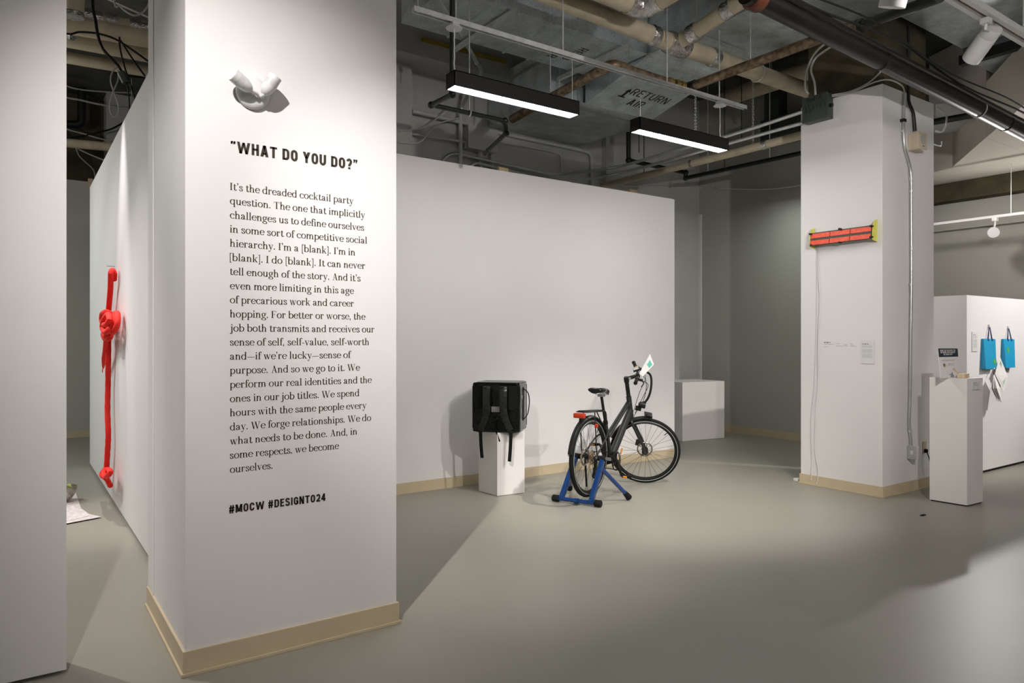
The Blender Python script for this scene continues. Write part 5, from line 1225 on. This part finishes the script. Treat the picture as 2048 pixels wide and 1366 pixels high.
for i in range(60):
    a_ = rnd.uniform(0, 2 * PI); r_ = .11 * math.sqrt(rnd.random()); p = bc_ + Vector((math.cos(a_) * r_, math.sin(a_) * r_, .105 + rnd.uniform(0, .035)))
    u = Vector((rnd.uniform(-1, 1), rnd.uniform(-1, 1), rnd.uniform(-.5, .5))).normalized() * .028; v_ = u.cross(Vector((rnd.uniform(-1, 1), rnd.uniform(-1, 1), 1))).normalized() * .018
    mb.face([p - u, p - u * .3 + v_, p + u * .5 + v_ * .8 + Vector((0, 0, .008)), p + u, p + u * .4 - v_, p - u * .4 - v_])
tag(mb.build('salad', 'leaf', smooth=False), None, None, None, 'stuff'); C.objects['salad'].parent = None
sal = C.objects['salad']; tag(sal, 'green salad leaves filling the stainless bowl', 'salad')
# overhead pipes (they run across the gap)
def lp(px, py, y): return onY(px, py, y)
def hpipe(lab, y, px0, py0, px1, py1, r, m='tan', name='insulated_pipe', group=None):
    a_, b_ = lp(px0, py0, y), lp(px1, py1, y); d_ = (b_ - a_)
    t = thing(name, lab, 'pipe', tuple(a_), group=group); MB().cyl(a_ - d_ * .6, b_ + d_ * .7, r, 18).build('pipe_run', m, t)
    for k in (-.35, 1.5): h = a_ + d_ * k; MB().cyl(h + Vector((0, 0, r)), Vector((h.x, h.y, 5.45)), .006, 6).build('hanger_rod', 'strut', t)
    return t
g_ = 'pipes over the left gap'
t1 = hpipe('upper tan insulated pipe over the left gap, half wrapped in foil', 8.0, 140, 36, 296, 56, .065, group=g_)
for px, py, L in [(166, 30, .12), (188, 36, .14), (222, 42, .10), (276, 55, .16)]:
    p = lp(px, py, 8.0); d_ = Vector((1, 0, -.02)); mb = MB(); mb.tube([p - d_ * L / 2, p - d_ * L / 5, p + d_ * L / 6, p + d_ * L / 2], [.068, .08, .072, .078], 14); mb.build('foil_wrap', 'foil', t1)
t1 = hpipe('second tan insulated pipe over the left gap, the thickest', 7.8, 140, 50, 296, 78, .085, group=g_)
t1 = hpipe('third tan insulated pipe over the left gap, with a foil joint at left', 8.2, 140, 76, 296, 106, .095, group=g_)
p = lp(141, 64, 8.1); MB().tube([p - Vector((.05, 0, 0)), p, p + Vector((.06, 0, -.01))], [.07, .09, .06], 12).build('foil_wrap', 'foil', t1)
hpipe('slimmer tan pipe over the left gap with cables strung beneath', 8.8, 140, 116, 296, 143, .062, group=g_)
hpipe('lowest tan stained pipe across the left gap above the rope wall', 12.2, 136, 286, 222, 294, .065, group=g_)
v0 = lp(151, -20, 7.2); v1 = lp(148, 30, 7.2); t1 = thing('insulated_pipe', 'end of a fat vertical tan pipe at the top of the left gap', 'pipe', tuple(v1)); MB().cyl(v0, v1, .075, 18).build('pipe_run', 'tan', t1); MB().cyl(v1 - Vector((0, 0, .02)), v1 + Vector((0, 0, .02)), .079, 18).build('foil_end', 'foil', t1)
hpipe('thin steel rod pipe at the top right of the left gap', 7.6, 220, 0, 300, 36, .012, 'emt', 'conduit')
t1 = thing('drain_pipe', 'black drain pipe dropping down the far brown wall in the left gap', 'pipe', tuple(lp(163, 120, 13.1)))
MB().tube(fillet([lp(165, 60, 13.1), lp(163, 250, 13.1), lp(128, 247, 13.1)], .1), .06, 12).build('pipe_run', 'blackpipe', t1)
def lw(lab, pix, r, m='cable', grp='cables over the left gap'):
    P = [lp(*p) for p in pix]
    if pix[0][0] == 128: P = [Vector((P[0].x - .25, P[0].y, 5.45)), Vector((P[0].x - .22, P[0].y, P[0].z + .15))] + P     # its hidden end drops from the slab
    elif pix[0][1] < 0: P = [Vector((P[0].x, P[0].y, 5.45))] + P
    return tag(MB().tube(spline(P, 6), r, 7).build('cable', m), lab, 'cable', grp)
lw('thick black cable hanging down to the grey splice block', [(185, -10, 7.0), (191, 40, 7.0), (197, 75, 7.0), (206, 98, 7.0), (222, 116, 7.0), (236, 131, 7.0), (244, 145, 7.0)], .013)
lw('black cable running left to right across the tan pipes', [(128, 65, 7.1), (160, 64, 7.1), (195, 67, 7.1), (230, 78, 7.1), (262, 98, 7.1), (300, 125, 7.1)], .009)
lw('black cable falling steeply from the pipes past the splice block', [(239, 74, 7.2), (240, 95, 7.2), (248, 130, 7.2), (258, 160, 7.2), (270, 200, 7.2), (275, 230, 7.2)], .008)
lw('black cable slanting from the pipes to the rope wall top', [(240, 80, 7.3), (252, 98, 7.3), (270, 125, 7.3), (290, 152, 7.3)], .009)
lw('thin black cable dropping below the splice block', [(252, 164, 7.0), (257, 185, 7.0), (259, 215, 7.0), (260, 250, 7.0)], .006)
lw('pale cable looping down in a long teardrop', [(238, 133, 7.1), (226, 142, 7.1), (221, 160, 7.1), (226, 180, 7.1), (235, 205, 7.1), (237, 224, 7.1), (230, 234, 7.1), (222, 228, 7.1), (219, 208, 7.1), (227, 182, 7.1), (236, 160, 7.1), (236, 140, 7.1)], .006, 'gcable')
lw('dark cable strung just beneath the slimmer tan pipe', [(128, 119, 8.9), (160, 126, 8.9), (205, 138, 8.9), (250, 151, 8.9), (290, 155, 8.9)], .012)
lw('pale wire across the brown far wall, upper one', [(128, 169, 12.9), (155, 178, 12.9), (200, 183, 12.9), (270, 186, 12.9)], .012, 'gcable')
lw('pale wire across the brown far wall, second one down', [(128, 193, 12.9), (160, 200, 12.9), (200, 209, 12.9), (262, 218, 12.9)], .016, 'gcable')
lw('pale wire sloping across the brown far wall to the lowest pipe', [(128, 256, 12.9), (165, 267, 12.9), (203, 278, 12.9), (240, 284, 12.9)], .012, 'gcable')
lw('pale wire sloping below the lowest tan pipe', [(128, 287, 12.4), (150, 295, 12.4), (180, 309, 12.4), (212, 322, 12.4)], .011, 'gcable')
lw('grey cable curling down the brown wall near its foot', [(152, 296, 13.48), (158, 311, 13.48), (172, 325, 13.48), (183, 335, 13.48), (189, 345, 13.48), (191, 366, 13.48)], .012, 'gcable')
lw('dark cable rising to the right across the far pale pier', [(128, 274, 12.9), (165, 272, 12.9), (200, 264, 12.9), (225, 257, 12.9), (250, 243, 12.9)], .014)
lw('grey cable hanging in a bow at the top of the left gap', [(228, -6, 7.4), (240, 12, 7.4), (255, 25, 7.4), (272, 31, 7.4), (288, 22, 7.4), (300, 4, 7.4)], .009, 'gcable')
s0, s1 = lp(241, 143, 7.0), lp(253, 167, 7.0)
t1 = thing('splice_block', 'grey splice block on the thick black cable in the left gap', 'connector', tuple(s0)); MB().tube([s0, s0.lerp(s1, .06), s0.lerp(s1, .9), s1], [.018, .034, .034, .016], 10).build('block', 'greypaint', t1); MB().cyl(s1.lerp(s0, .12), s1 - (s0 - s1) * .03, .022, 10).build('end_cap', 'cable', t1)
tag(MB().box(lp(176, 376, 12.55), lp(186, 358, 12.56) + Vector((0, .008, 0)), .0).build('timber_stud', 'base', smooth=False), 'yellowish upright stud at the right end of the far left partition', 'stud')

q = onZ(1846, 1031, 0); tag(MB().box((q.x - .03, q.y - .012, .001), (q.x + .03, q.y + .012, .006), .002).build('floor_scrap', 'rubber'), 'tiny dark scrap lying on the floor in front of the tall plinth', 'scrap')
